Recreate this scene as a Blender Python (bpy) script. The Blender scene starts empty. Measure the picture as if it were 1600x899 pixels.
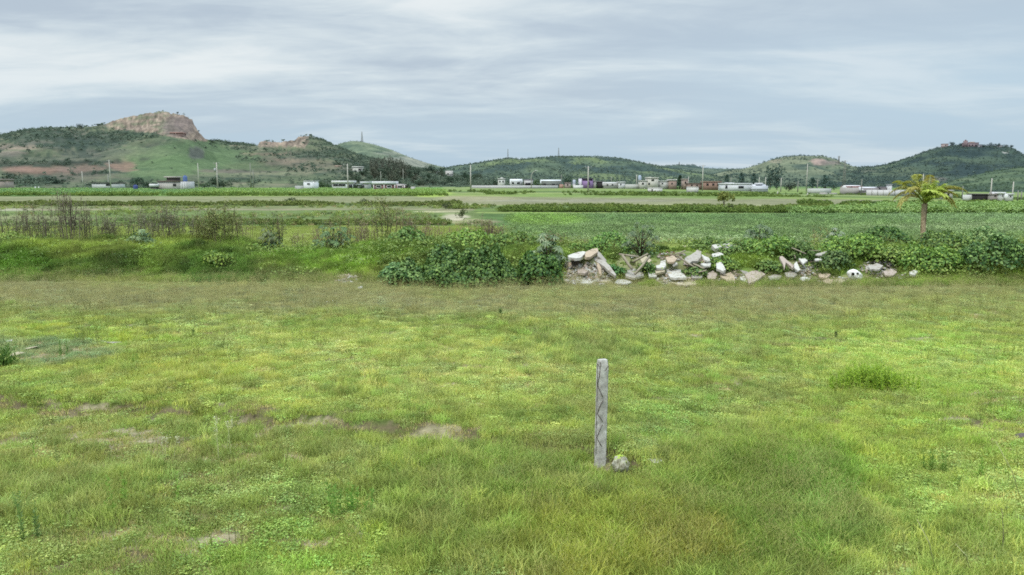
import bpy, math, random
import numpy as np
R = math.radians
sc = bpy.context.scene
COL = sc.collection
rng = np.random.default_rng(7)
random.seed(7)

# ------------------------------------------------------------------ camera model
FPX, CAMH, PITCH = 1186.0, 3.2, R(7.9)
cp, sp = math.cos(PITCH), math.sin(PITCH)
def slope(px, py):
    u = (px-800.0)/FPX; v = (449.5-py)/FPX
    d = cp+v*sp
    return u/d, (-sp+v*cp)/d
def at(px, py, D):
    a, b = slope(px, py)
    return (a*D, D, CAMH+b*D)
def proj(x, y, z):
    z = z-CAMH
    f = y*cp-z*sp; up = y*sp+z*cp
    f = np.maximum(f, 0.05)
    return 800+FPX*x/f, 449.5-FPX*up/f

# ------------------------------------------------------------------ noise
def _h(ix, iy, s):
    n = (ix.astype(np.int64)*374761393 + iy.astype(np.int64)*668265263 + s*1442695041) & 0xffffffff
    n = ((n ^ (n >> 13))*1274126177) & 0xffffffff
    n = ((n ^ (n >> 16))*2246822519) & 0xffffffff
    return ((n ^ (n >> 15)) & 0xffffff)/float(0xffffff)
def vnoise(x, y, s=0):
    x = np.asarray(x, float); y = np.asarray(y, float)
    ix = np.floor(x); iy = np.floor(y); fx = x-ix; fy = y-iy
    fx = fx*fx*(3-2*fx); fy = fy*fy*(3-2*fy)
    a = _h(ix, iy, s); b = _h(ix+1, iy, s); c = _h(ix, iy+1, s); d = _h(ix+1, iy+1, s)
    return (a*(1-fx)+b*fx)*(1-fy)+(c*(1-fx)+d*fx)*fy
def fbm(x, y, s=0, o=4):
    t = 0; a = 0.5; n = 0
    x = np.asarray(x, float); y = np.asarray(y, float)
    for k in range(o):
        t = t+a*vnoise(x*0.8+y*0.6+k*17.3, -x*0.6+y*0.8+k*9.1, s+k*31); n += a; a *= 0.5
        x = x*2.03; y = y*2.03
    return t/n
def sm(x, a, b):
    t = np.clip((np.asarray(x, float)-a)/(b-a), 0, 1)
    return t*t*(3-2*t)
def lin(c):
    c = np.asarray(c, float)/255.0
    return np.where(c <= 0.04045, c/12.92, ((c+0.055)/1.055)**2.4)

# ------------------------------------------------------------------ ground height
BX = [-1500, -300, 0, 60, 380, 425, 470, 540, 600, 850, 1000, 1100, 1600, 1900, 3200]
BH = [.75, .8, .78, .82, .85, .45, .38, .5, .78, .72, .6, .72, .75, .8, .8]
LEDX = [-30, -8, -6.3, -3.4, -.7, .6, 1.6, 3.2]
LEDY = [11.2, 10.7, 10.5, 9.9, 9.25, 8.75, 8.3, 7.6]
def height(x, y):
    x = np.asarray(x, float); y = np.asarray(y, float)
    a = x/np.maximum(y, 6)
    px = 800+FPX*a*.995
    h = np.interp(px, BX, BH)
    wob = (fbm(x*.16+3, y*0+1.3, 5, 3)-.5)*2.2
    fr = sm(y, 23.5+wob*.6, 26.6+wob*.5); bk = 1-sm(y, 28.3, 32.5)
    mound = h*fr*bk
    mound = mound*(1+.55*(fbm(x*.55, y*.55, 11, 4)-.5)) + fr*bk*.25*(fbm(x*1.7, y*1.7, 12, 3)-.5)
    base = .10*(fbm(x*.13, y*.13, 2, 3)-.5)+(.07*(fbm(x*1.1, y*1.1, 3, 3)-.5)+.05*(fbm(x*3.1, y*3.1, 4, 2)-.5))*(1-sm(y, 40, 80))
    ly = np.interp(x, LEDX, LEDY)+.25*(vnoise(x*1.4, x*0, 8)-.5)
    led = .13*sm(y, ly-.16, ly+.1)*(1-sm(x, 1.2, 2.5))
    dip = -3.2*sm(a, .05, .66)*sm(y, 70, 280)
    # track bank at the right edge of the near field
    bank = .12*sm(x-(.60*y-.6), 0, 1.6)*(1-sm(y, 12, 16))
    heap_ = 0
    for hx, hy, hr, hh_ in ((2.5, 24.75, .75, .42), (2.75, 24.4, .6, .2), (5.35, 24.3, .7, .12), (9.55, 24.9, .6, .2)):
        heap_ = heap_+hh_*np.exp(-((x-hx)**2+(y-hy)**2)/(hr*hr*.55))*(1+.5*(fbm(x*5, y*5, 19, 2)-.5))
    out = base+led+mound+dip+bank+heap_
    return out
def hit(px, py, y0=4.0, y1=420.0):
    ys = np.geomspace(y0, y1, 1800)
    a, b = slope(px, py)
    z = height(a*ys, ys)
    d = CAMH+b*ys-z
    i = np.argmax(d < 0)
    if d[i] >= 0: i = len(ys)-1
    Y = ys[i]
    return a*Y, Y, float(z[i])
def gz(x, y): return float(height(np.array([x]), np.array([y]))[0])

# ------------------------------------------------------------------ mesh helpers
def mkmesh(name, V, Fq, mat, cols=None, smooth=False):
    """V (n,3) ; Fq list of arrays (m,3)/(m,4) or one array"""
    me = bpy.data.meshes.new(name)
    V = np.asarray(V, np.float32).reshape(-1, 3)
    if not isinstance(Fq, (list, tuple)): Fq = [Fq]
    Fq = [np.asarray(f, np.int32) for f in Fq if len(f)]
    me.vertices.add(len(V)); me.vertices.foreach_set('co', V.ravel())
    loops = np.concatenate([f.ravel() for f in Fq])
    tot = np.concatenate([np.full(len(f), f.shape[1], np.int32) for f in Fq])
    st = np.concatenate([[0], np.cumsum(tot)[:-1]]).astype(np.int32)
    me.loops.add(len(loops)); me.loops.foreach_set('vertex_index', loops.astype(np.int32))
    me.polygons.add(len(tot)); me.polygons.foreach_set('loop_start', st)
    try: me.polygons.foreach_set('loop_total', tot)
    except Exception: pass
    if smooth: me.polygons.foreach_set('use_smooth', np.ones(len(tot), bool))
    if cols is not None:
        cols = np.asarray(cols, np.float32)
        if cols.shape[1] == 3: cols = np.hstack([cols, np.ones((len(cols), 1), np.float32)])
        at_ = me.color_attributes.new('Col', 'FLOAT_COLOR', 'POINT')
        at_.data.foreach_set('color', cols.ravel())
    me.update(calc_edges=True); me.validate()
    if mat: me.materials.append(mat)
    return me
def obj(name, me, parent=None, loc=None, link=True):
    o = bpy.data.objects.new(name, me)
    if link: COL.objects.link(o)
    if parent: o.parent = parent
    if loc is not None: o.location = loc
    return o
def tag(o, label=None, cat=None, group=None, kind=None):
    if label: o['label'] = label
    if cat: o['category'] = cat
    if group: o['group'] = group
    if kind: o['kind'] = kind
    elif cat: o['kind'] = 'thing'
    return o
def thing(name, label, cat, loc=(0, 0, 0), group=None, rz=0):
    o = bpy.data.objects.new(name, None); COL.objects.link(o)
    o.location = loc; o.rotation_euler = (0, 0, rz)
    o.empty_display_size = .1
    return tag(o, label, cat, group)
def dup(root, loc, label=None, group=None, rz=None, scale=None):
    r = root.copy(); COL.objects.link(r); r.location = loc
    if rz is not None: r.rotation_euler = (0, 0, rz)
    if scale is not None: r.scale = scale
    if label: r['label'] = label
    if group: r['group'] = group
    for ch in list(root.children):
        c = ch.copy(); COL.objects.link(c); c.parent = r
        for g in list(ch.children):
            d = g.copy(); COL.objects.link(d); d.parent = c
    return r

class MB:
    def __init__(s): s.v = []; s.q = []; s.t = []; s.c = []; s.n = 0
    def add(s, V, Q=(), T=(), c=None):
        V = np.asarray(V, float).reshape(-1, 3)
        Q = np.asarray(Q, int).reshape(-1, 4) if len(Q) else np.zeros((0, 4), int)
        T = np.asarray(T, int).reshape(-1, 3) if len(T) else np.zeros((0, 3), int)
        s.v.append(V); s.q.append(Q+s.n); s.t.append(T+s.n); s.n += len(V)
        if c is None: c = (1, 1, 1)
        c = np.asarray(c, float)
        s.c.append(np.tile(c, (len(V), 1)) if c.ndim == 1 else c)
        return s
    def box(s, x0, x1, y0, y1, z0, z1, c=None):
        V = [(x0, y0, z0), (x1, y0, z0), (x1, y1, z0), (x0, y1, z0), (x0, y0, z1), (x1, y0, z1), (x1, y1, z1), (x0, y1, z1)]
        return s.add(V, [(0, 3, 2, 1), (4, 5, 6, 7), (0, 1, 5, 4), (1, 2, 6, 5), (2, 3, 7, 6), (3, 0, 4, 7)], c=c)
    def tube(s, P, rad, n=5, c=None, cap=True):
        P = np.asarray(P, float); m = len(P)
        rad = np.full(m, rad) if np.isscalar(rad) else np.asarray(rad, float)
        T = np.gradient(P, axis=0); T /= np.linalg.norm(T, axis=1)[:, None]+1e-9
        ref = np.array([0.37, .91, .2]); ref /= np.linalg.norm(ref)
        A = np.cross(T, ref); A /= np.linalg.norm(A, axis=1)[:, None]+1e-9
        B = np.cross(T, A)
        th = np.arange(n)/n*2*math.pi
        V = P[:, None, :]+rad[:, None, None]*(np.cos(th)[None, :, None]*A[:, None, :]+np.sin(th)[None, :, None]*B[:, None, :])
        Q = []
        for i in range(m-1):
            for k in range(n):
                a = i*n+k; b = i*n+(k+1) % n
                Q.append((a, b, b+n, a+n))
        V = V.reshape(-1, 3); Tt = []
        if cap:
            V = np.vstack([V, P[:1], P[-1:]])
            for k in range(n):
                Tt.append((m*n, (k+1) % n, k)); Tt.append((m*n+1, (m-1)*n+k, (m-1)*n+(k+1) % n))
        return s.add(V, Q, Tt, c=c)
    def leaves(s, C, A, N, L, W, c):
        """diamond leaves: centre C, axis A, normal N, length L, width W, colour c (n,3)"""
        C = np.asarray(C, float); n = len(C)
        A = A/(np.linalg.norm(A, axis=1)[:, None]+1e-9)
        S = np.cross(A, N); S /= np.linalg.norm(S, axis=1)[:, None]+1e-9
        Nn = np.cross(S, A)
        L = np.broadcast_to(L, (n,))[:, None]; W = np.broadcast_to(W, (n,))[:, None]
        b = C-A*L*.5; t = C+A*L*.5-Nn*L*.12
        l = C-A*L*.08+S*W*.5+Nn*W*.16; r = C-A*L*.08-S*W*.5+Nn*W*.16
        V = np.stack([b, r, t, l], 1).reshape(-1, 3)
        Q = np.arange(4*n).reshape(-1, 4)
        return s.add(V, Q, c=np.repeat(np.broadcast_to(c, (n, 3)), 4, axis=0))
    def mesh(s, name, mat, smooth=False):
        return mkmesh(name, np.vstack(s.v), [np.vstack(s.q), np.vstack(s.t)], mat, np.vstack(s.c), smooth)
    def obj(s, name, mat, parent=None, smooth=False, loc=None):
        return obj(name, s.mesh(name, mat, smooth), parent, loc)

# ------------------------------------------------------------------ materials
def newmat(name):
    m = bpy.data.materials.new(name); m.use_nodes = True
    nt = m.node_tree; nt.nodes.clear()
    return m, nt, nt.nodes, nt.links
def out_(nt, sh):
    o = nt.nodes.new('ShaderNodeOutputMaterial'); nt.links.new(sh, o.inputs[0])
def mixc(nt, a, b, f, mode='MULTIPLY'):
    n = nt.nodes.new('ShaderNodeMix'); n.data_type = 'RGBA'; n.blend_type = mode
    for i, val in ((0, f), (6, a), (7, b)):
        if hasattr(val, 'is_linked') or hasattr(val, 'links'): nt.links.new(val, n.inputs[i])
        elif i == 0: n.inputs[0].default_value = val
        else: n.inputs[i].default_value = (*val[:3], 1)
    return n.outputs[2]
def ramp(nt, fac, stops):
    n = nt.nodes.new('ShaderNodeValToRGB'); cr = n.color_ramp
    while len(cr.elements) > 1: cr.elements.remove(cr.elements[0])
    cr.elements[0].position = stops[0][0]; cr.elements[0].color = (*stops[0][1], 1)
    for p, c in stops[1:]:
        e = cr.elements.new(p); e.color = (*c, 1)
    nt.links.new(fac, n.inputs[0])
    return n.outputs[0]
def noise(nt, scale, detail=4, rough=.55, vec=None, dist=0, w=False):
    n = nt.nodes.new('ShaderNodeTexNoise'); n.inputs['Scale'].default_value = scale
    n.inputs['Detail'].default_value = detail; n.inputs['Roughness'].default_value = rough
    n.inputs['Distortion'].default_value = dist
    if vec is not None: nt.links.new(vec, n.inputs['Vector'])
    return n.outputs[0]
def geopos(nt): return nt.nodes.new('ShaderNodeNewGeometry').outputs['Position']
def objco(nt): return nt.nodes.new('ShaderNodeTexCoord').outputs['Object']
def vmul(nt, vec, s):
    n = nt.nodes.new('ShaderNodeVectorMath'); n.operation = 'MULTIPLY'
    nt.links.new(vec, n.inputs[0]); n.inputs[1].default_value = s
    return n.outputs[0]
def bsdf(nt, col, rough=.85, bump=None, bstr=.3, bdist=.05, spec=.25, trans=0):
    p = nt.nodes.new('ShaderNodeBsdfPrincipled')
    if isinstance(col, (tuple, list, np.ndarray)): p.inputs['Base Color'].default_value = (*col[:3], 1)
    else: nt.links.new(col, p.inputs['Base Color'])
    p.inputs['Roughness'].default_value = rough
    p.inputs['Specular IOR Level'].default_value = spec
    if bump is not None:
        b = nt.nodes.new('ShaderNodeBump'); b.inputs['Strength'].default_value = bstr
        b.inputs['Distance'].default_value = bdist
        nt.links.new(bump, b.inputs['Height']); nt.links.new(b.outputs[0], p.inputs['Normal'])
    sh = p.outputs[0]
    if trans:
        t = nt.nodes.new('ShaderNodeBsdfTranslucent')
        if isinstance(col, (tuple, list, np.ndarray)): t.inputs[0].default_value = (*col[:3], 1)
        else: nt.links.new(col, t.inputs[0])
        mx = nt.nodes.new('ShaderNodeMixShader'); mx.inputs[0].default_value = trans
        nt.links.new(sh, mx.inputs[1]); nt.links.new(t.outputs[0], mx.inputs[2]); sh = mx.outputs[0]
    return sh
def attr(nt, name='Col', typ='GEOMETRY'):
    a = nt.nodes.new('ShaderNodeAttribute'); a.attribute_name = name; a.attribute_type = typ
    return a.outputs['Color']
def mat_surf(name, col, var=.25, scale=8, rough=.9, bump=.4, bdist=.02, spec=.2, spots=None, coord='obj'):
    m, nt, N, L = newmat(name)
    v = objco(nt) if coord == 'obj' else geopos(nt)
    n = noise(nt, scale, 6, .6, v)
    c = ramp(nt, n, [(.25, tuple(np.array(col)*(1-var))), (.5, tuple(col)), (.78, tuple(np.minimum(np.array(col)*(1+var), .9)))])
    if spots:
        n2 = noise(nt, spots[0], 5, .6, v)
        f = ramp(nt, n2, [(spots[2], (0, 0, 0)), (spots[2]+.12, (1, 1, 1))])
        c = mixc(nt, c, spots[1], f, 'MIX')
    out_(nt, bsdf(nt, c, rough, n, bump, bdist, spec))
    return m
def mat_leaf(name, trans=.25, rough=.6, inst=False, spec=.25, gain=(1, 1, 1), nscale=None):
    m, nt, N, L = newmat(name)
    c = attr(nt)
    if inst: c = mixc(nt, c, attr(nt, 'tint', 'INSTANCER'), 1.0)
    if gain != (1, 1, 1): c = mixc(nt, c, gain, 1.0)
    out_(nt, bsdf(nt, c, rough, spec=spec, trans=trans))
    return m
def mat_col(name, rough=.85, nscale=None, var=.3, bump=0, bdist=.05, coord='geo', spec=.15):
    m, nt, N, L = newmat(name)
    c = attr(nt); n = None
    if nscale:
        n = noise(nt, nscale, 6, .65, geopos(nt) if coord == 'geo' else objco(nt))
        f = ramp(nt, n, [(.25, (1-var,)*3), (.5, (1, 1, 1)), (.75, (1+var,)*3)])
        c = mixc(nt, c, f, 1.0)
    out_(nt, bsdf(nt, c, rough, n if bump else None, bump, bdist, spec))
    return m

# ------------------------------------------------------------------ scatter (stuff only)
def scatter(name, P, S, RZ, ID, TINT, protos, label, cat):
    P = np.asarray(P, np.float32)
    me = bpy.data.meshes.new(name); me.vertices.add(len(P)); me.vertices.foreach_set('co', P.ravel())
    def A(n, t, d, key):
        a = me.attributes.new(n, t, 'POINT'); a.data.foreach_set(key, d)
    A('scl', 'FLOAT', np.asarray(S, np.float32), 'value')
    A('rz', 'FLOAT', np.asarray(RZ, np.float32), 'value')
    A('pid', 'INT', np.asarray(ID, np.int32), 'value')
    T = np.asarray(TINT, np.float32); T = np.hstack([T, np.ones((len(T), 1), np.float32)])
    A('tint', 'FLOAT_COLOR', T.ravel(), 'color')
    me.update()
    o = obj(name, me)
    tag(o, label, cat, kind='stuff')
    pc = bpy.data.collections.new(name+' pieces')
    for k, m_ in enumerate(protos):
        pc.objects.link(bpy.data.objects.new('%s piece %02d' % (name, k), m_))
    ng = bpy.data.node_groups.new(name+' spread', 'GeometryNodeTree')
    ng.interface.new_socket('Geometry', in_out='INPUT', socket_type='NodeSocketGeometry')
    ng.interface.new_socket('Geometry', in_out='OUTPUT', socket_type='NodeSocketGeometry')
    N, L = ng.nodes, ng.links
    gi = N.new('NodeGroupInput'); go = N.new('NodeGroupOutput')
    ip = N.new('GeometryNodeInstanceOnPoints'); ci = N.new('GeometryNodeCollectionInfo')
    ci.inputs['Collection'].default_value = pc
    ci.inputs['Separate Children'].default_value = True; ci.inputs['Reset Children'].default_value = True
    def na(nm, t):
        a = N.new('GeometryNodeInputNamedAttribute'); a.data_type = t; a.inputs['Name'].default_value = nm
        return a.outputs['Attribute']
    cx = N.new('ShaderNodeCombineXYZ'); L.new(na('rz', 'FLOAT'), cx.inputs[2])
    L.new(gi.outputs[0], ip.inputs['Points']); L.new(ci.outputs[0], ip.inputs['Instance'])
    ip.inputs['Pick Instance'].default_value = True
    L.new(na('pid', 'INT'), ip.inputs['Instance Index'])
    try:
        e2r = N.new('FunctionNodeEulerToRotation'); L.new(cx.outputs[0], e2r.inputs[0]); L.new(e2r.outputs[0], ip.inputs['Rotation'])
    except Exception:
        L.new(cx.outputs[0], ip.inputs['Rotation'])
    L.new(na('scl', 'FLOAT'), ip.inputs['Scale'])
    L.new(ip.outputs[0], go.inputs[0])
    md = o.modifiers.new('spread', 'NODES'); md.node_group = ng
    return o
def unit(n):
    v = rng.normal(size=(n, 3)); return v/np.linalg.norm(v, axis=1)[:, None]
# ------------------------------------------------------------------ camera, sun, sky
cam = bpy.data.cameras.new('camera'); co = bpy.data.objects.new('camera', cam); COL.objects.link(co)
cam.sensor_width = 36; cam.lens = 36*FPX/1600; cam.clip_start = .05; cam.clip_end = 30000
co.location = (0, 0, CAMH); co.rotation_euler = (R(90)-PITCH, 0, 0)
sc.camera = co
sc.view_settings.view_transform = 'Standard'; sc.view_settings.look = 'None'
sc.view_settings.exposure = 0; sc.view_settings.gamma = 1
sc.render.engine = 'CYCLES'
sc.cycles.max_bounces = 6; sc.cycles.diffuse_bounces = 3; sc.cycles.transmission_bounces = 3
sc.cycles.use_denoising = False
sc.cycles.filter_width = 1.7
SUN_EL, SUN_AZ = 58, 215      # azimuth measured clockwise from +Y
sun = bpy.data.lights.new('sun', 'SUN'); sun.energy = 2.2; sun.angle = R(14); sun.color = (1, .95, .87)
so = bpy.data.objects.new('sun', sun); COL.objects.link(so)
so.rotation_euler = (R(90-SUN_EL), 0, -R(SUN_AZ)+math.pi)
so.location = (0, 0, 60)
W = bpy.data.worlds.new('World'); sc.world = W; W.use_nodes = True
nt = W.node_tree; nt.nodes.clear(); N, L = nt.nodes, nt.links
sky = N.new('ShaderNodeTexSky'); sky.sky_type = 'NISHITA'; sky.sun_disc = False
sky.sun_elevation = R(SUN_EL); sky.sun_rotation = R(SUN_AZ)
tc = N.new('ShaderNodeTexCoord'); gen = tc.outputs['Generated']
sep = N.new('ShaderNodeSeparateXYZ'); L.new(gen, sep.inputs[0])
def m_(op, a, b=None, clamp=False):
    n = N.new('ShaderNodeMath'); n.operation = op; n.use_clamp = clamp
    for i, v in enumerate((a, b)):
        if v is None: continue
        if isinstance(v, (int, float)): n.inputs[i].default_value = v
        else: L.new(v, n.inputs[i])
    return n.outputs[0]
def mr(v, a, b, c, d, smooth=True):
    n = N.new('ShaderNodeMapRange'); n.interpolation_type = 'SMOOTHSTEP' if smooth else 'LINEAR'
    L.new(v, n.inputs[0])
    for i, q in zip((1, 2, 3, 4), (a, b, c, d)): n.inputs[i].default_value = q
    return n.outputs[0]
zz = sep.outputs[2]
# flat layers of cloud, seen edge on towards the horizon
zc = m_('ADD', m_('MAXIMUM', zz, 0.0), .11)
px_ = m_('DIVIDE', sep.outputs[0], zc); py_ = m_('DIVIDE', sep.outputs[1], zc)
cmb = N.new('ShaderNodeCombineXYZ'); L.new(px_, cmb.inputs[0]); L.new(py_, cmb.inputs[1])
def nz(vec, sx, sy, off, detail, rough, dist=0., rot=0.):
    mp = N.new('ShaderNodeMapping'); L.new(vec, mp.inputs[0])
    mp.inputs['Scale'].default_value = (sx, sy, 1); mp.inputs['Location'].default_value = off
    mp.inputs['Rotation'].default_value = (0, 0, rot)
    n = N.new('ShaderNodeTexNoise'); L.new(mp.outputs[0], n.inputs['Vector']); n.inputs['Scale'].default_value = 1
    n.inputs['Detail'].default_value = detail; n.inputs['Roughness'].default_value = rough; n.inputs['Distortion'].default_value = dist
    return n.outputs[0]
big = nz(cmb.outputs[0], .22, .40, (3.1, 1.7, 0), 4, .5, .8, R(14))
mid = nz(cmb.outputs[0], .7, 1.3, (8.1, 4.2, 3), 7, .55, .6, R(22))
fin = nz(cmb.outputs[0], 2.0, 3.4, (1.1, 7.2, 5), 7, .6, .8, R(16))
mixn = m_('ADD', m_('MULTIPLY', big, .42), m_('ADD', m_('MULTIPLY', mid, .42), m_('MULTIPLY', fin, .16)))
dk = m_('MULTIPLY', mr(sep.outputs[0], .12, .42, 0, 1), m_('MULTIPLY', mr(zz, .13, .24, 0, 1), .07))
lf = m_('MULTIPLY', mr(sep.outputs[0], .15, -.35, 0, 1), m_('MULTIPLY', mr(zz, .07, .12, 0, 1), m_('MULTIPLY', mr(zz, .19, .13, 0, 1), .07)))
mixn = m_('ADD', m_('SUBTRACT', mixn, dk), lf)
cl = mr(mixn, .40, .62, 0, 1)
K = 10.0
def C(r, g, b): return tuple(float(v)*K for v in lin((r, g, b)))
cloud = ramp(nt, cl, [(0, C(188, 202, 215)), (.3, C(204, 217, 226)), (.6, C(219, 230, 235)), (1, C(239, 245, 246))])
clear = ramp(nt, mr(zz, 0, .22, 0, 1, False), [(0, C(178, 203, 223)), (.5, C(192, 214, 229)), (1, C(188, 207, 222))])
# thin bluish gap low on the horizon and to the right
az = mr(sep.outputs[0], -.15, .55, 0, 1)
low = mr(zz, .02, .15, 1, 0)
side = m_('MULTIPLY', az, mr(zz, .1, .27, 1, .25))
thin = m_('MULTIPLY', m_('MAXIMUM', low, side), mr(mid, .42, .66, .92, .6))
base = mixc(nt, cloud, clear, thin, 'MIX')
nish = mixc(nt, base, sky.outputs[0], .10, 'MIX')
# the cloud deck is brighter overhead, above the frame
upb = mr(zz, .27, .62, 1, 3.1)
fin_ = mixc(nt, nish, nish, 1.0, 'MIX')
vs = N.new('ShaderNodeVectorMath'); vs.operation = 'SCALE'; L.new(fin_, vs.inputs[0]); L.new(upb, vs.inputs['Scale'])
bg = N.new('ShaderNodeBackground'); L.new(vs.outputs[0], bg.inputs[0]); bg.inputs[1].default_value = .1
wo = N.new('ShaderNodeOutputWorld'); L.new(bg.outputs[0], wo.inputs[0])
W.cycles.sampling_method = 'MANUAL'; W.cycles.sample_map_resolution = 512

# ------------------------------------------------------------------ ground colours
EG = 1.3      # light reaching open ground
EV = .80       # the same for foliage, which shades itself
def desat(c, k):
    g = (c*np.array((.3, .59, .11))).sum(-1, keepdims=True)
    return c*(1-k)+g*k
def G(c): return desat(lin(c), .06)/EG
def Vv(c): return np.minimum(desat(lin(c), .08)*np.array((1.03, .97, .84))/EV, .62)
NEARC = dict(a=(136, 152, 70), b=(152, 170, 82), c=(120, 140, 62))
# (cx, cy, rx, ry, colour, strength)  regions of the near meadow
REG = [
    (1200, 800, 170, 120, (98, 122, 46), .7), (1070, 640, 90, 40, (108, 138, 66), .4),
    (960, 850, 170, 90, (124, 132, 44), .7), (1075, 860, 60, 50, (122, 116, 52), .35),
    (900, 545, 130, 24, (116, 134, 76), .65), (1180, 530, 120, 25, (118, 142, 76), .4),
    (1420, 690, 170, 110, (134, 156, 56), .6), (1500, 800, 120, 90, (134, 156, 68), .5), (1460, 560, 160, 60, (146, 178, 74), .5),
    (1520, 640, 80, 60, (140, 172, 66), .5),
    (620, 570, 330, 60, (158, 172, 90), .6), (280, 585, 180, 40, (152, 164, 66), .6),
    (150, 525, 100, 16, (146, 166, 50), .7), (90, 548, 110, 22, (112, 132, 98), .85),
    (720, 780, 150, 90, (110, 130, 54), .45), (850, 740, 120, 50, (106, 130, 56), .5),
    (150, 760, 250, 110, (122, 138, 70), .6), (400, 720, 220, 50, (118, 134, 70), .45),
    (450, 850, 200, 50, (132, 160, 56), .5), (60, 700, 160, 40, (140, 146, 78), .5),
    (1290, 780, 60, 90, (100, 138, 50), .5),
]
def sdf(px, py, cx, cy, rx, ry):
    return np.clip(1.25-np.sqrt(((px-cx)/rx)**2+((py-cy)/ry)**2), 0, 1)
def nearcol(x, y, px, py):
    n1 = fbm(x*.45, y*.45, 21, 4); n2 = fbm(x*1.7, y*1.7, 22, 4)
    a, b, c = (np.array(NEARC[k], float) for k in 'abc')
    w1 = sm(n1*.6+n2*.4, .5, .68)[:, None]; w2 = (1-sm(n1*.45+n2*.55, .3, .46))[:, None]
    col = a*(1-w1)+b*w1; col = col*(1-w2)+c*w2
    jx = px+(n2-.5)*140; jy = py+(n1-.5)*40+(n2-.5)*30
    for cx, cy, rx, ry, cc, s in REG:
        w = (sm(sdf(jx, jy, cx, cy, rx, ry), 0, .6)*s)[:, None]
        col = col*(1-w)+np.array(cc, float)*w
    # olive haze of seed heads in front of the bank
    far = (sm(y+(n1-.5)*3, 15.5, 20.0)*.95*(1-.45*sm(px, 1100, 1500)*(1-sm(y, 20.5, 22))))[:, None]
    far = far*(.6+.4*sm(n1, .3, .6))[:, None]
    col = col*(1-far)+np.array((130, 131, 100), float)*far
    n4 = fbm(x*4.5, y*4.5, 24, 3); n5 = fbm(x*2.2, y*2.2, 25, 3)
    gq = (sm(n5, .48, .68)*.35)[:, None]; col = col*(1-gq)+np.array((140, 146, 98), float)*gq
    col = col*(.93+.14*sm(n4, .25, .75))[:, None]
    return col
SOILR = [(640, 668, 130, 9, .24), (150, 645, 140, 10, .32), (420, 660, 120, 9, .24), (850, 704, 110, 11, .36), (945, 732, 60, 9, .34), (90, 550, 110, 20, .2),
         (200, 700, 260, 40, .12), (1130, 598, 60, 14, .2), (300, 860, 330, 50, .10), (1580, 660, 60, 70, .14), (1540, 490, 60, 10, .2),
         (1310, 548, 110, 12, .13), (1500, 870, 100, 40, .08), (650, 560, 160, 30, .06), (300, 720, 260, 40, .13), (120, 700, 180, 30, .14), (540, 790, 120, 30, .08), (250, 800, 250, 60, .08)]
def soil(x, y, px, py):
    n = fbm(x*1.5+5, y*3.0, 33, 4)*.33+fbm(x*4.6, y*10, 34, 4)*.67
    t = n*1.0
    t = t-.17*sm(y, 13, 19)*(py < 520)
    t = t+.015*(1-sm(px, 700, 1000))
    t = t-.10*sdf(px, py, 1200, 800, 260, 160)
    ly = np.interp(x, LEDX, LEDY); t = t+.135*np.exp(-((y-ly+.12)/.24)**2)*(1-sm(x, 1.0, 2.2))*sm(fbm(x*.9, y*.3, 38, 3), .3, .5)
    for cx, cy, rx, ry, s in SOILR:
        t = t+s*sm(sdf(px+(n-.5)*120, py, cx, cy, rx, ry), 0, .8)
    return sm(t, .575, .625)
Vv0 = lambda c: np.minimum(desat(lin(c), .13)*np.array((1.03, .965, .80))/EV, .5)
RUBR = [(922, 425, 36, 22, .97), (940, 444, 60, 7, .9), (990, 413, 28, 18, .93), (1060, 436, 40, 12, .97), (1060, 410, 50, 18, .85), (1100, 410, 34, 16, .8), (1130, 385, 26, 8, .9), (1150, 432, 60, 12, .93), (1245, 415, 34, 18, .9), (1262, 436, 20, 8, .9), (1300, 440, 28, 7, .9), (1334, 432, 20, 12, .9), (1372, 418, 28, 12, .85), (1380, 434, 50, 6, .7), (1426, 426, 10, 5, .8), (1262, 391, 30, 6, .6), (541, 437, 22, 9, .85), (893, 425, 14, 22, .9)]
LB = [(289, (84, 108, 66)), (293.5, (112, 140, 74)), (299, (104, 148, 72)), (301, (92, 130, 60)), (305.5, (110, 146, 66)), (307, (92, 116, 55)),
      (317.5, (130, 132, 94)), (322.5, (84, 100, 54)), (327, (122, 128, 84)), (329, (140, 134, 104)), (345, (104, 122, 66)), (348, (116, 138, 66)), (356, (96, 116, 56)),
      (394, (146, 158, 84)), (900, (112, 144, 46))]
RB = [(289, (90, 110, 70)), (292.5, (98, 126, 66)), (296, (126, 142, 84)), (299.5, (118, 138, 72)), (301, (86, 108, 56)), (303.5, (126, 138, 84)), (305, (92, 116, 56)), (308, (126, 142, 74)),
      (319.5, (132, 132, 98)), (321, (142, 144, 100)), (327.5, (100, 120, 62)), (329.5, (116, 140, 66)), (331.5, (86, 108, 52)), (334, (134, 152, 80)),
      (385, (84, 112, 56)), (900, (116, 136, 46))]
def bands(B, py):
    e = np.array([b[0] for b in B]); c = np.array([b[1] for b in B], float)
    i = np.clip(np.searchsorted(e, py), 0, len(B)-1); j = np.clip(i+1, 0, len(B)-1)
    t = sm(py, e[i]-.6, e[i]+.0)[:, None]
    return c[i]*(1-t)+c[j]*t
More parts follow.
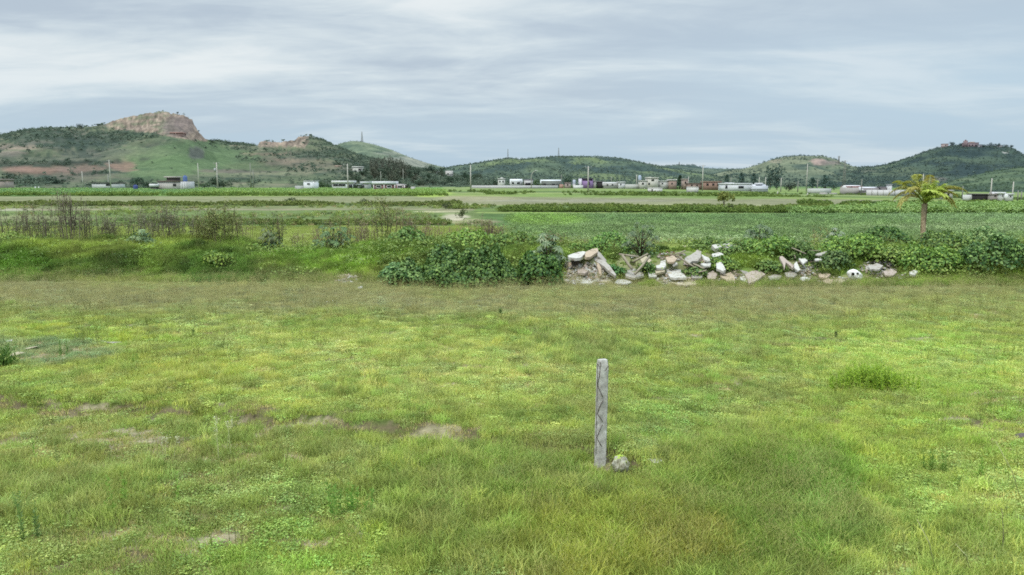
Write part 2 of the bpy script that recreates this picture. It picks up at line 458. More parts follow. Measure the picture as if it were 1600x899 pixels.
def midcol(x, y, px, py):
    n1 = fbm(x*.03, y*.05, 41, 4); n2 = fbm(x*.3, y*.3, 42, 4); n3 = fbm(px*.012, py*.3, 43, 3)
    sh = (n3-.5)*2.4
    shift = np.clip((px-1080)/500, 0, 1.3)*9*(1-sm(py, 318, 334))
    l = bands(LB, py+sh); r = bands(RB, py+sh-shift)
    edge = sm(px+(py-300)*(-1.4)+(n3-.5)*30, 694, 704)[:, None]
    c = l*(1-edge)+r*edge
    # extra patches: lime strips, pale track, dry stubble
    P = [(420, 300, 170, 7, (140, 164, 72), .8), (672, 303, 34, 5, (160, 184, 72), .9), (60, 300, 120, 6, (96, 146, 78), .7),
         (745, 310, 60, 5, (158, 150, 116), .6), (712, 340, 22, 5, (196, 184, 160), .85), (690, 331, 40, 1.5, (182, 172, 140), .8), (740, 347, 40, 4, (178, 156, 136), .6),
         (800, 304, 110, 3, (140, 156, 82), .6), (1400, 301, 100, 2, (150, 158, 96), .5), (1540, 333, 120, 8, (142, 162, 60), .75), (1430, 322, 100, 1.2, (176, 166, 128), .9),
         (1380, 317, 60, 1.0, (176, 166, 128), .5),
         (1560, 318, 90, 6, (128, 152, 70), .9), (1400, 328, 160, 3, (100, 136, 66), .8), (30, 342, 120, 5, (150, 140, 112), .45), (10, 328, 40, 2, (176, 170, 150), .6),
         (980, 378, 160, 9, (128, 136, 58), .8), (1010, 306, 230, 4, (112, 138, 66), .5), (1150, 309, 80, 3, (110, 134, 62), .6), (640, 372, 50, 16, (150, 140, 100), .5),
         (120, 372, 180, 18, (128, 140, 84), .6), (900, 314, 160, 2, (142, 138, 120), .6)]
    for cx, cy, rx, ry, cc, s in P:
        w = (sm(sdf(px+(n2-.5)*20, py+(n2-.5)*2*min(ry/3, 2), cx, cy, rx, ry), 0, .5)*s)[:, None]
        c = c*(1-w)+np.array(cc, float)*w
    return c*(.86+.28*n2)[:, None]*(.93+.14*n1)[:, None]
def gcol(x, y, z):
    px, py = proj(x, y, z)
    nc = nearcol(x, y, px, py)
    s = soil(x, y, px, py)[:, None]
    sdk = sm(fbm(x*2.2+9, y*5, 37, 4)+.12*np.exp(-((y-np.interp(x, LEDX, LEDY)+.12)/.3)**2), .42, .6)[:, None]
    und = nc*.80*(1-s)+(np.array((164, 154, 122), float)*(1-sdk)+np.array((112, 102, 74), float)*sdk)*s
    mc = midcol(x, y, px, py)
    bermc = np.array((104, 128, 54), float)*(.8+.4*fbm(x*.6, y*.6, 51, 4))[:, None]
    bq = np.zeros(len(x))
    for q in RUBR: bq = np.maximum(bq, q[4]*sm(sdf(px, py, *q[:4]), 0, .4))
    bq = (bq*sm(fbm(x*1.5, y*1.5, 52, 3), .3, .55))[:, None]*.7; bermc = bermc*(1-bq)+np.array((160, 148, 120), float)*bq
    wn = sm(y, 23.0, 24.2)[:, None]; wf = sm(y, 29.2, 31.5)[:, None]
    c = und*(1-wn)+bermc*wn
    c = c*(1-wf)+mc*wf
    fog = sm(y, 500, 1500)[:, None]  # distance haze blended into the colour of the far ground
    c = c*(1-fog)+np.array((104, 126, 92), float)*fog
    return G(c)

# ------------------------------------------------------------------ ground sheet
ys = np.concatenate([np.linspace(-60, 2.5, 14)[:-1], np.arange(2.5, 40, .1), 40*1.0145**np.arange(0, 385)])
ts = np.linspace(-1.2, 1.2, 640)
YY, TT = np.meshgrid(ys, ts, indexing='ij')
XX = TT*(np.maximum(YY, 0)+9)
x_, y_ = XX.ravel(), YY.ravel()
z_ = height(x_, y_)
nr, nc_ = YY.shape
idx = np.arange(nr*nc_).reshape(nr, nc_)
Qd = np.stack([idx[:-1, :-1], idx[:-1, 1:], idx[1:, 1:], idx[1:, :-1]], -1).reshape(-1, 4)
m, nt, N, L = newmat('meadow soil and fields')
gp = geopos(nt)
nA = noise(nt, 9, 7, .7, gp); nB = noise(nt, 60, 4, .7, gp); nC = noise(nt, .8, 8, .7, vmul(nt, gp, (1, .6, 1)))
f = ramp(nt, nA, [(.3, (.62, .62, .6)), (.5, (1, 1, 1)), (.72, (1.3, 1.28, 1.25))])
f2 = ramp(nt, nB, [(.3, (.75,)*3), (.7, (1.25,)*3)])
f3 = ramp(nt, nC, [(.3, (.78, .8, .76)), (.7, (1.2, 1.2, 1.22))])
c = mixc(nt, mixc(nt, mixc(nt, attr(nt), f, 1.), f2, 1.), f3, 1.)
out_(nt, bsdf(nt, c, .95, nA, .5, .03, .1))
GROUNDMAT = m
tag(obj('ground', mkmesh('ground', np.stack([x_, y_, z_], 1), Qd, m, gcol(x_, y_, z_), True)), kind='structure')

# ------------------------------------------------------------------ grass pieces
def blades(mb, n, rad, h0, h1, w, lean, c0, c1, curl=.5, seed=False):
    a = rng.uniform(0, 2*math.pi, n); r = rad*np.sqrt(rng.uniform(0, 1, n))
    bx, by = r*np.cos(a), r*np.sin(a)
    h = rng.uniform(h0, h1, n)*(1-.3*(r/rad)); la = rng.uniform(0, 2*math.pi, n)
    ln = rng.uniform(.2, 1, n)*lean*h
    dx, dy = np.cos(la)*ln, np.sin(la)*ln
    wa = rng.uniform(0, math.pi, n); wx, wy = np.cos(wa)*w*.5, np.sin(wa)*w*.5
    z0 = np.full(n, -.012)
    V = np.stack([np.stack([bx-wx, by-wy, z0], 1), np.stack([bx+wx, by+wy, z0], 1),
                  np.stack([bx+dx*.4+wx*.8, by+dy*.4+wy*.8, h*.6], 1), np.stack([bx+dx*.4-wx*.8, by+dy*.4-wy*.8, h*.6], 1),
                  np.stack([bx+dx, by+dy, h*(1-.3*lean*curl)], 1)], 1).reshape(-1, 3)
    b = np.arange(n)*5
    t = rng.uniform(0, 1, n)[:, None]
    col = np.array(c0)*(1-t)+np.array(c1)*t
    mb.add(V, np.stack([b, b+1, b+2, b+3], 1), np.stack([b+3, b+2, b+4], 1), np.repeat(col, 5, axis=0))
    return mb
def rosette(mb, n, rad, zl, zh, ll, c0, c1, up=.6):
    C_ = np.stack([rng.normal(0, rad*.45, n), rng.normal(0, rad*.45, n), rng.uniform(zl, zh, n)], 1)
    A = unit(n); A[:, 2] = np.abs(A[:, 2])*.3
    Nn = unit(n)*(1-up)+np.array([0, 0, up])
    t = rng.uniform(0, 1, n)[:, None]
    L_ = rng.uniform(.6, 1.2, n)*ll
    return mb.leaves(C_, A, Nn, L_, L_*rng.uniform(.45, .7, n), np.array(c0)*(1-t)+np.array(c1)*t)
GM = mat_leaf('grass blade', .35, .6, inst=True, spec=.2)
LM = mat_leaf('weed leaf', .3, .55, inst=True, spec=.3)
protos = []
for k in range(5): protos.append(blades(MB(), 110, .15, .02, .075, .0065, 1.1, (.8, .83, .75), (1.16, 1.14, 1.2)).mesh('short grass', GM))
for k in range(3): protos.append(rosette(blades(MB(), 30, .12, .02, .05, .006, 1.2, (.8, .8, .7), (1.1, 1.1, 1.2)), 60, .14, .005, .045, .03, (.7, .85, .8), (1.2, 1.25, 1.3)).mesh('low clover', LM))
for k in range(3): protos.append(blades(MB(), 90, .12, .08, .2, .0065, .9, (.75, .8, .7), (1.18, 1.18, 1.15)).mesh('tall grass', GM))
for k in range(3):
    mb = blades(MB(), 16, .12, .16, .3, .003, .35, (.8, .8, .8), (1.2, 1.2, 1.3))
    C_ = np.stack([rng.normal(0, .09, 46), rng.normal(0, .09, 46), rng.uniform(.15, .3, 46)], 1)
    A = unit(46)*.4+np.array([0, 0, 1.])
    mb.leaves(C_, A, unit(46), .022, .005, np.array((1.1, 1.05, 1.1)))
    protos.append(mb.mesh('seed heads', GM))
for k in range(2): protos.append(blades(MB(), 70, .14, .01, .045, .006, 1.8, (.7, .65, .6), (1.3, 1.2, 1.2)).mesh('dry thatch', GM))
# ids: 0-4 short, 5-7 clover, 8-10 tall, 11-13 seed heads, 14-15 thatch
TALLR = [(1190, 800, 180, 130, 1.0), (960, 850, 190, 95, .8), (730, 790, 170, 110, .55), (1300, 790, 60, 110, .8), (860, 720, 150, 25, .5), (1080, 740, 100, 50, .5),
         (560, 610, 90, 20, .15), (190, 575, 30, 15, .3), (330, 590, 60, 15, .3), (1500, 870, 100, 60, .35), (420, 700, 180, 40, .2), (100, 760, 160, 60, .3), (900, 545, 120, 22, .25)]
def spread(n, ya, yb, tx, pw=1.0, xmin=-1.):
    """random points, uniform over a fan-shaped stretch of ground"""
    u = rng.uniform(0, 1, n); y = np.sqrt(ya**2+u*(yb**2-ya**2)) if pw == 1 else ya*(yb/ya)**u
    x = rng.uniform(xmin, 1, n)*tx*y
    return x, y
def near_grass():
    Vv = lambda c: Vv0(c)*1.30
    xs, ys_ = [], []
    for n, ya, yb in ((32000, 3.6, 9), (32000, 9, 15), (24000, 15, 24.2)):
        x, y = spread(n, ya, yb, 1.0); x = x/y*(.80*y+3.6); xs.append(x); ys_.append(y)
    x = np.concatenate(xs); y = np.concatenate(ys_); n = len(x)
    z = height(x, y); px, py = proj(x, y, z)
    s = soil(x, y, px, py)
    keep = rng.uniform(0, 1, n) > s*(.15+.65*sm(fbm(x*6, y*6, 35, 3), .3, .55))
    x, y, z, px, py, s = (q[keep] for q in (x, y, z, px, py, s)); n = len(x)
    col = nearcol(x, y, px, py)
    tall = np.zeros(n)
    n1 = fbm(x*1.2, y*1.2, 61, 4)
    for cx, cy, rx, ry, st in TALLR: tall = np.maximum(tall, st*sm(sdf(px+(n1-.5)*160, py, cx, cy, rx, ry), 0, .6))
    r = rng.uniform(0, 1, n)
    pid = rng.integers(0, 5, n)
    cn = fbm(x*.9, y*.9, 62, 4)
    pid = np.where((r < .35*sm(cn, .45, .7)+.12) & (tall < .5), rng.integers(5, 8, n), pid)
    r = rng.uniform(0, 1, n); pid = np.where(r < tall*.85+.02, rng.integers(8, 11, n), pid)
    sh = .02+.07*tall+.32*sm(y, 15, 20)*(1-.6*sm(px, 1100, 1500)*(1-sm(y, 20, 22)))
    r = rng.uniform(0, 1, n); sd = r < sh; pid = np.where(sd, rng.integers(11, 14, n), pid)
    r = rng.uniform(0, 1, n); dr = (r < .04+.5*s) & ~sd; pid = np.where(dr, rng.integers(14, 16, n), pid)
    tint = Vv(col*(.86+.26*rng.uniform(0, 1, (n, 1))))
    tint[:, 0] *= rng.uniform(.86, 1.12, n)
    t2 = (Vv(np.array((142, 144, 92)))*rng.uniform(.85, 1.15, (n, 1)))*.6+tint*.4; tint = np.where(sd[:, None], t2, tint)
    t3 = Vv(np.array((160, 150, 112)))*rng.uniform(.7, 1.2, (n, 1)); tint = np.where(dr[:, None], t3*.6+tint*.4, tint)
    pq = sm(sdf(px, py, 955, 728, 46, 16), 0, .6); S0 = 1-.65*pq; pid = np.where(pq > .15, rng.integers(0, 5, n), pid)
    S = S0*rng.uniform(.6, 1.12, n)*(1+.3*sm(y, 9, 20))*(1+.3*tall)
    S = np.where(sd, S*.85, S)
    scatter('meadow_grass', np.stack([x, y, z], 1), S, rng.uniform(0, 6.28, n), pid, tint, protos,
            'patchy short yellow green meadow grass over bare soil', 'grass')
near_grass()
def bank_grass():
    n = 30000
    x, y = spread(n, 23.2, 32, .95)
    z = height(x, y); px, py = proj(x, y, z)
    bare = np.zeros(n)
    for q in RUBR: bare = np.maximum(bare, q[4]*sm(sdf(px, py, *q[:4]), 0, .35))
    k = rng.uniform(0, 1, n) > bare; x, y, z, px, py, bare = (q[k] for q in (x, y, z, px, py, bare)); n = len(x)
    n1 = fbm(x*.7, y*.7, 71, 4); n2 = fbm(x*.25, y*.5, 72, 3)
    rt = sm(px, 860, 1000)[:, None]
    a = np.array((112, 136, 58), float)*(1-rt)+np.array((112, 138, 56), float)*rt; b = np.array((84, 110, 46), float); c_ = np.array((130, 146, 62), float)*(1-rt)+np.array((124, 146, 58), float)*rt
    w = sm(n1, .38, .6)[:, None]; col = b*(1-w)+a*w
    w = sm(n2, .5, .62)[:, None]*.8; col = col*(1-w)+c_*w
    dk = sm(sdf(px, py, 340, 425, 70, 30), 0, .6)[:, None]*.7; col = col*(1-dk)+np.array((72, 106, 44), float)*dk
    dk = sm(sdf(px, py, 30, 415, 60, 26), 0, .6)[:, None]*.7; col = col*(1-dk)+np.array((84, 124, 34), float)*dk
    dk = sm(sdf(px, py, 450, 435, 60, 16), 0, .6)[:, None]*.6; col = col*(1-dk)+np.array((96, 112, 62), float)*dk
    dk = sm(sdf(px, py, 520, 400, 110, 30), 0, .6)[:, None]*.6; col = col*(1-dk)+np.array((116, 158, 50), float)*dk
    n4 = fbm(x*2.2, y*2.2, 75, 3); col = col*(.82+.36*sm(n4, .25, .75))[:, None]
    pid = rng.integers(8, 11, n); r = rng.uniform(0, 1, n); pid = np.where(r < .18, rng.integers(5, 8, n), pid); pid = np.where(r > .9, rng.integers(11, 14, n), pid)
    S = rng.uniform(.9, 1.9, n)*np.where(pid < 8, 1.6, 1)*np.where(bare > .05, .45, 1)
    tint = Vv(col*(.85+.3*rng.uniform(0, 1, (n, 1)))); tint = np.where((pid > 10)[:, None], tint*.7+Vv(np.array((140, 130, 90)))*.3, tint)
    scatter('bank_grass', np.stack([x, y, z], 1), S, rng.uniform(0, 6.28, n), pid, tint, protos, 'rough green grass covering the long earth bank', 'grass')
bank_grass()
# ------------------------------------------------------------------ hills
EH = 1.85
class Hill:
    def __init__(s, name, sil, Df, Dr, base, amp, colf, pxs=2.2, rows=110, back=.5, prof=1.0, rough=.6, label=None, ns=.02):
        s.sil = sil; s.Df, s.Dr = Df, Dr
        sx = [p[0] for p in sil]; sy = [p[1] for p in sil]
        s.pxa = np.arange(sx[0], sx[-1]+.1, pxs)
        syi = np.interp(s.pxa, sx, sy)
        syi = syi+(fbm(s.pxa*.11, s.pxa*0, 5, 3)-.5)*rough*2
        if name == 'hill' and sil[0][0] == -500: syi = syi+(fbm(s.pxa*.35, s.pxa*0, 9, 4)-.5)*4.2*(sm(s.pxa, 165, 180)*(1-sm(s.pxa, 312, 322))+sm(s.pxa, 404, 408)*(1-sm(s.pxa, 462, 468)))
        s.t = np.concatenate([np.linspace(0, 1, rows), 1+np.linspace(0, back, 14)[1:]])
        T, PX = np.meshgrid(s.t, s.pxa, indexing='ij')
        dfv = Df(s.pxa) if callable(Df) else np.full(len(s.pxa), float(Df))
        Y = dfv[None, :]+(Dr-dfv[None, :])*T
        a = np.array([slope(p, q) for p, q in zip(s.pxa, syi)])
        X = a[:, 0][None, :]*Y
        zr = CAMH+a[:, 1]*Dr
        Z0 = height(a[:, 0]*dfv, dfv)
        f = np.where(T <= 1, np.sin(np.clip(T, 0, 1)*math.pi/2)**(1.25*prof), 1-((T-1)/back)**1.5*1.02)
        tt = np.clip(T, 0, 1)
        n = fbm(X*ns, Y*ns*.7, base, 5)-.5
        n2 = np.abs(fbm(X*ns*.5, Y*ns*.35, base+3, 4)-.5)*-2+.3
        env = np.sin(math.pi*np.clip(T, 0, 1))**.7*(T < 1)
        kk = max(3, int(70/pxs)); ker = np.hanning(kk+2)[1:-1]; ker /= ker.sum(); zs_ = np.convolve(np.pad(zr, kk, mode='edge'), ker, mode='same')[kk:-kk]
        wb = sm(T, .70, .97); ze = zs_[None, :]*(1-wb)+zr[None, :]*wb
        Zp = Z0[None, :]-1+(ze-Z0[None, :]+1)*f
        Z = Zp+env*amp*(n*1.1+n2*.5)*np.clip((zr-Z0)/50, .15, 1)[None, :]
        # keep the crest as the skyline seen from the valley
        el = (Z-CAMH)/Y; lim = a[:, 1][None, :]
        Z = np.where(el > lim, CAMH+lim*Y, Z)
        s.X, s.Y, s.Z = X, Y, Z
        s.PX, s.PY = proj(X, Y, Z)
        nr, nc = X.shape; idx = np.arange(nr*nc).reshape(nr, nc)
        Q = np.stack([idx[:-1, :-1], idx[:-1, 1:], idx[1:, 1:], idx[1:, :-1]], -1).reshape(-1, 4)
        col = colf(X.ravel(), Y.ravel(), s.PX.ravel(), s.PY.ravel(), T.ravel())
        V = np.stack([X.ravel(), Y.ravel(), Z.ravel()], 1)
        s.o = tag(obj(name, mkmesh(name, V, Q, HILLM, desat(lin(col), .22)*np.array((1.03, .97, 1.0))*1.15/EH, True)), kind='structure')  # hill colours greyed and lightened: distance haze is baked into the albedo
    def find(s, px, py):
        j = int(np.clip(np.searchsorted(s.pxa, px), 0, len(s.pxa)-1))
        col = s.PY[:, j]; k = np.argmax(col <= py)
        if col[k] > py: k = len(s.t)-14
        return float(s.X[k, j]), float(s.Y[k, j]), float(s.Z[k, j])
    def sample(s, n, dens):
        nr, nc = s.X.shape
        i = rng.uniform(0, nr-14, n); j = rng.uniform(0, nc-1.01, n)
        i0 = i.astype(int); j0 = j.astype(int); fi = i-i0; fj = j-j0
        def g(A): return (A[i0, j0]*(1-fi)*(1-fj)+A[i0+1, j0]*fi*(1-fj)+A[i0, j0+1]*(1-fi)*fj+A[i0+1, j0+1]*fi*fj)
        x, y, z, px, py = g(s.X), g(s.Y), g(s.Z), g(s.PX), g(s.PY)
        k = rng.uniform(0, 1, n) < dens(x, y, px, py)
        return x[k], y[k], z[k], px[k], py[k]
m, nt, N, L = newmat('hillside')
gp = geopos(nt)
h1 = noise(nt, .035, 8, .68, gp); h2 = noise(nt, .25, 5, .7, gp)
f = ramp(nt, h1, [(.32, (.66, .70, .68)), (.5, (1, 1, 1)), (.7, (1.32, 1.28, 1.2))])
f2 = ramp(nt, h2, [(.3, (.74, .76, .76)), (.7, (1.26, 1.24, 1.22))])
out_(nt, bsdf(nt, mixc(nt, mixc(nt, attr(nt), f, 1.), f2, 1.), .95, h1, .7, 4.0, .05))
HILLM = m
def patches(c, px, py, n, P, jx=22, jy=5):
    for cx, cy, rx, ry, cc, s_ in P:
        w = (sm(sdf(px+(n-.5)*min(jx, rx*1.2), py+(n-.5)*min(jy*2, ry*1.6), cx, cy, rx, ry), 0, .45)*s_)[:, None]
        c = c*(1-w)+np.array(cc, float)*w
    return c
def colA(x, y, px, py, t):
    n1 = fbm(x*.012, y*.01, 81, 5); n2 = fbm(x*.04, y*.04, 82, 4); n3 = fbm(px*.02+py*.05, py*.32, 83, 4)
    a = np.array((82, 104, 74), float); b = np.array((112, 126, 88), float); d = np.array((60, 82, 66), float)
    w = sm(n3*.6+n1*.4, .42, .62)[:, None]; c = a*(1-w)+b*w
    w = (1-sm(n2*.5+n3*.5, .38, .52))[:, None]*.85; c = c*(1-w)+d*w
    n6 = fbm(px*.03-py*.06, py*.5, 88, 3); w = (sm(n6, .54, .64)*.55*(1-.8*sdf(px, py, 290, 250, 80, 30)))[:, None]; c = c*(1-w)+np.array((132, 128, 100), float)*w
    P = [(60, 255, 140, 10, (96, 104, 84), .5), (300, 245, 70, 28, (104, 136, 80), .75), (255, 262, 60, 22, (100, 134, 76), .7), (215, 240, 50, 10, (110, 132, 86), .6),
         (360, 250, 50, 18, (98, 130, 78), .6), (305, 238, 14, 9, (96, 98, 96), .7),
         (110, 218, 90, 12, (72, 92, 76), .6), (25, 230, 34, 5, (160, 142, 118), .7), (15, 240, 26, 4, (150, 136, 118), .6), (60, 222, 30, 3, (150, 140, 116), .5), (110, 210, 26, 3, (140, 130, 110), .5),
         # cut terracotta bank
         (60, 266, 56, 6, (152, 122, 98), .9), (36, 266, 18, 5, (148, 120, 98), .8), (105, 265, 22, 5, (142, 122, 102), .7), (138, 262, 24, 4.5, (144, 118, 96), .7), (190, 259, 24, 6, (150, 120, 98), .8), (105, 270, 10, 3, (176, 150, 120), .7),
         (120, 276, 40, 10, (110, 108, 88), .6), (150, 240, 60, 8, (96, 104, 88), .5),
         (50, 258, 70, 2.5, (70, 84, 66), .8), (150, 254, 60, 2.5, (62, 76, 64), .8), (205, 248, 26, 2.2, (66, 78, 64), .8),
         # terraces to the right
         (370, 268, 60, 3, (120, 112, 98), .7), (470, 256, 60, 7, (124, 114, 92), .5), (455, 250, 22, 5, (150, 132, 108), .5), (430, 272, 60, 2.5, (140, 146, 104), .6), (500, 262, 50, 4, (120, 116, 92), .4),
         (480, 240, 40, 4, (96, 104, 84), .5), (450, 282, 90, 5, (94, 118, 76), .6), (400, 262, 50, 6, (100, 122, 76), .5), (420, 241, 40, 2.5, (150, 128, 104), .6),
         (585, 275, 60, 4, (110, 122, 92), .5), (620, 282, 50, 4, (96, 124, 76), .6)]
    c = patches(c, px, py, n2, P)
    # quarry rock
    rock = np.array((172, 154, 124), float)+0*c; rk2 = np.array((142, 126, 104), float)
    q = fbm(px*.16, py*.10, 84, 5)
    rock = rock*(1-sm(q, .4, .6)[:, None]*.8)+rk2*sm(q, .4, .6)[:, None]*.8
    gr = sm(fbm(px*.06+py*.2, py*.3, 85, 4), .47, .58)[:, None]*(1-sm(px, 250, 285))[:, None]*.7
    rock = rock*(1-gr)+np.array((108, 122, 84), float)*gr
    lowb = np.interp(px, [130, 165, 185, 210, 250, 290, 325, 330], [195, 197, 203, 207, 211, 218, 222, 200])+(n2-.5)*6
    isr = sm(lowb-py, -.6, .8)*sm(px, 150, 172)*(1-sm(px, 322, 328))
    isr = np.maximum(isr, sm(np.interp(px, [398, 405, 440, 462, 470, 482, 488], [225, 229.5, 230, 229, 233, 226, 200])+(n2-.5)*4-py, -.6, .8)*sm(px, 398, 404)*(1-sm(px, 476, 488)))
    isr = np.maximum(isr, .75*sdf(px, py, 372, 226, 28, 3.5)*(n2 > .45))
    c = c*(1-isr[:, None])+rock*isr[:, None]
    cr = fbm(px*.35+py*.2, py*.4-px*.08, 86, 4); c = np.where((isr > .3)[:, None], c*(.84+.26*sm(cr, .3, .65))[:, None], c)
    gray = sm(sdf(px, py, 280, 198, 26, 16), 0, .5)[:, None]*.6
    c = c*(1-gray)+np.array((128, 116, 108), float)*(.8+.4*q[:, None])*gray
    return c*np.array((.99, 1.0, 1.03))*(1.+.0*n1[:, None])  # slight blue tint, haze painted into the hill colour
silA = [(-500, 262), (-300, 240), (-120, 222), (0, 213), (30, 207), (60, 203), (100, 201), (130, 199), (150, 197), (165, 194), (178, 189), (190, 185), (205, 182), (212, 180.5), (228, 178), (243, 176.5), (250, 174), (258, 174), (266, 177),
        (276, 178.5), (287, 180), (293, 184), (300, 187.5), (304, 196), (310, 205), (316, 213), (321, 217.5), (332, 220), (345, 222), (360, 226), (378, 226), (392, 229), (402, 228), (406, 222), (412, 220.5), (432, 223), (440, 222.5),
        (452, 220), (462, 218.5), (466, 214), (478, 213), (485, 212.5), (495, 217), (505, 221), (520, 227), (540, 236), (560, 244), (600, 254), (640, 263), (680, 270), (720, 277), (770, 282), (830, 286)]
def DfA(px): return np.interp(px, [-500, 0, 700, 900], [430, 360, 440, 520])
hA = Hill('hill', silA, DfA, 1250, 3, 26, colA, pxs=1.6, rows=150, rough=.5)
def colG(base, dark, light, P=(), k=1.0):  # muted bluish greens passed in already include the distance haze
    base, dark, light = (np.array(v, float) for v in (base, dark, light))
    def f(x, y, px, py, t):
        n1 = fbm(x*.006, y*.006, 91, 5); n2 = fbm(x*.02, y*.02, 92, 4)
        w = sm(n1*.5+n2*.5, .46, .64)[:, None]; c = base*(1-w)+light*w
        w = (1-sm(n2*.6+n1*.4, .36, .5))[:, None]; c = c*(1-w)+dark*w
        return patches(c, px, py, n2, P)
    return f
silB = [(480, 262), (505, 240), (522, 229), (535, 223.5), (550, 220.5), (562, 221), (575, 224), (590, 228), (610, 234), (640, 246), (668, 255), (690, 261), (720, 268), (780, 280), (850, 288)]
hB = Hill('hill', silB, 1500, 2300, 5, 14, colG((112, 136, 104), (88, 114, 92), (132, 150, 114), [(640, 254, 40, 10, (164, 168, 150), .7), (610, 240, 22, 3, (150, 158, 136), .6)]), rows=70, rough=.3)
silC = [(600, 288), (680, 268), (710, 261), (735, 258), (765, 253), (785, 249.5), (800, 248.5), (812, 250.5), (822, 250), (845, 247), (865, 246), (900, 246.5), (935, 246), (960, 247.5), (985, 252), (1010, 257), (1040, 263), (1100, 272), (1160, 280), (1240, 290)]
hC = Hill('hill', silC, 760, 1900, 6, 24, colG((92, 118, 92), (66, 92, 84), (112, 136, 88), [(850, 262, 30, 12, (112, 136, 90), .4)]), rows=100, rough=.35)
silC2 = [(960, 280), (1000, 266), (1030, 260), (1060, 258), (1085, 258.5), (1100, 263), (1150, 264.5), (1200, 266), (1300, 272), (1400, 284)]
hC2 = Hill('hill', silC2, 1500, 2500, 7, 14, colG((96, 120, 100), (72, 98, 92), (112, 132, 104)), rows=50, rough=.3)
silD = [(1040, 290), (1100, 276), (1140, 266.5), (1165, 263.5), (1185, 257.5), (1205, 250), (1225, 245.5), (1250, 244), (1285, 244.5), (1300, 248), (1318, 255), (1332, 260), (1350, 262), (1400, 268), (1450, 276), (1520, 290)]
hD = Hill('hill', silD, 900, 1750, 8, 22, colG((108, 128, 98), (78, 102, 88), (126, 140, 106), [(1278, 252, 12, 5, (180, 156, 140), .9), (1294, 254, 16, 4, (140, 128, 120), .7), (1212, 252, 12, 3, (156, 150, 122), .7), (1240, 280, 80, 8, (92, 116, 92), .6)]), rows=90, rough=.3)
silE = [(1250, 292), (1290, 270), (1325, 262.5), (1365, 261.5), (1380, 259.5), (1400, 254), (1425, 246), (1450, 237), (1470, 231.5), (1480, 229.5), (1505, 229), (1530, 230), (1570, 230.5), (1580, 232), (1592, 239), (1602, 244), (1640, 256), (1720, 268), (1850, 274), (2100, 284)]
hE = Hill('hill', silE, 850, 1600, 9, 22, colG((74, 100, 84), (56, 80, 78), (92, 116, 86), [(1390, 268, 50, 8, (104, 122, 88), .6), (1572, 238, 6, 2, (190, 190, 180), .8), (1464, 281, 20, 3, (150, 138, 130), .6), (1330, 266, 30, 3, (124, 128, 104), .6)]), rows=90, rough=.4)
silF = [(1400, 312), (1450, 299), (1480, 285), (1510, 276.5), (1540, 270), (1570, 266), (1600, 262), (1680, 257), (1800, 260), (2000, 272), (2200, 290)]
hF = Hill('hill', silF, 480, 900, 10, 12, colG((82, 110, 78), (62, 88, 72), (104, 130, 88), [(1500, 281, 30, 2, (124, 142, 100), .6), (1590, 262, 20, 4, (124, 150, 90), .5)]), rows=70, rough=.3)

# woody scrub on the hills: too many bushes to count
def clump(n, sz, hz, c0=(.7, .75, .75), c1=(1.25, 1.2, 1.15), lobes=5, lf=.42):
    mb = MB()
    lc = rng.normal(0, .42, (lobes, 3)); lc[:, 2] = np.abs(lc[:, 2])*hz+.35*hz; lr = rng.uniform(.35, .6, lobes)
    k = rng.integers(0, lobes, n); d = unit(n); d[:, 2] = np.abs(d[:, 2])*.9-.15
    P = lc[k]+d*lr[k][:, None]*rng.uniform(.75, 1.1, (n, 1))
    t = rng.uniform(0, 1, n)[:, None]
    A = unit(n); Nn = d+unit(n)*.5
    mb.leaves(P*sz, A, Nn, lf*sz*rng.uniform(.6, 1.3, n), lf*.8*sz, np.array(c0)*(1-t)+np.array(c1)*t)
    return mb
SCM = mat_leaf('scrub', .15, .8, inst=True, spec=.1)
scp = [clump(70, 1, 1.0).mesh('scrub clump', SCM) for _ in range(4)]+[clump(80, 1, 1.9, lobes=7).mesh('scrub clump', SCM) for _ in range(3)]
def pmask(px, py, P, n):
    t = np.zeros(len(px))
    for cx, cy, rx, ry, s_ in P: t = np.maximum(t, s_*sm(sdf(px+(n-.5)*16, py+(n-.5)*6, cx, cy, rx, ry), 0, .4))
    return t
def dA(x, y, px, py):
    n = fbm(x*.02, y*.02, 101, 4); n3 = fbm(px*.02+py*.05, py*.32, 83, 4)
    d = .30*sm(n*.4+(1-n3)*.6, .47, .62)+.02
    d = np.maximum(d, pmask(px, py, [(60, 212, 110, 8, .8), (150, 206, 60, 6, .6), (230, 211, 50, 6, .7), (180, 218, 50, 7, .5), (360, 228, 40, 7, .8), (490, 224, 30, 8, .5), (520, 240, 40, 10, .6), (440, 245, 26, 4, .4),
        (590, 255, 70, 18, .95), (640, 268, 70, 12, .95), (690, 278, 80, 10, .9), (760, 286, 90, 5, .9), (470, 262, 40, 6, .4), (560, 274, 60, 6, .6), (110, 255, 120, 3.5, .8), (40, 285, 60, 6, .9), (360, 288, 60, 6, .5), (230, 288, 30, 8, .6), (540, 285, 80, 4, .6), (400, 236, 26, 5, .5), (600, 288, 60, 4, .8)], n))
    rockz = (px > 160) & (px < 326) & (py < np.interp(px, [150, 172, 210, 250, 290, 325, 330], [199, 200, 208, 212, 218, 222, 224]))
    rock2 = (px > 398) & (px < 484) & (py < 233)
    green = sm(sdf(px, py, 280, 250, 80, 34), 0, .3)
    cut = pmask(px, py, [(60, 267, 56, 5, 1), (138, 263, 24, 4, 1), (190, 260, 24, 5, 1)], n)
    return d*(1-.97*rockz)*(1-.9*rock2)*(1-.88*green)*(1-.9*cut)
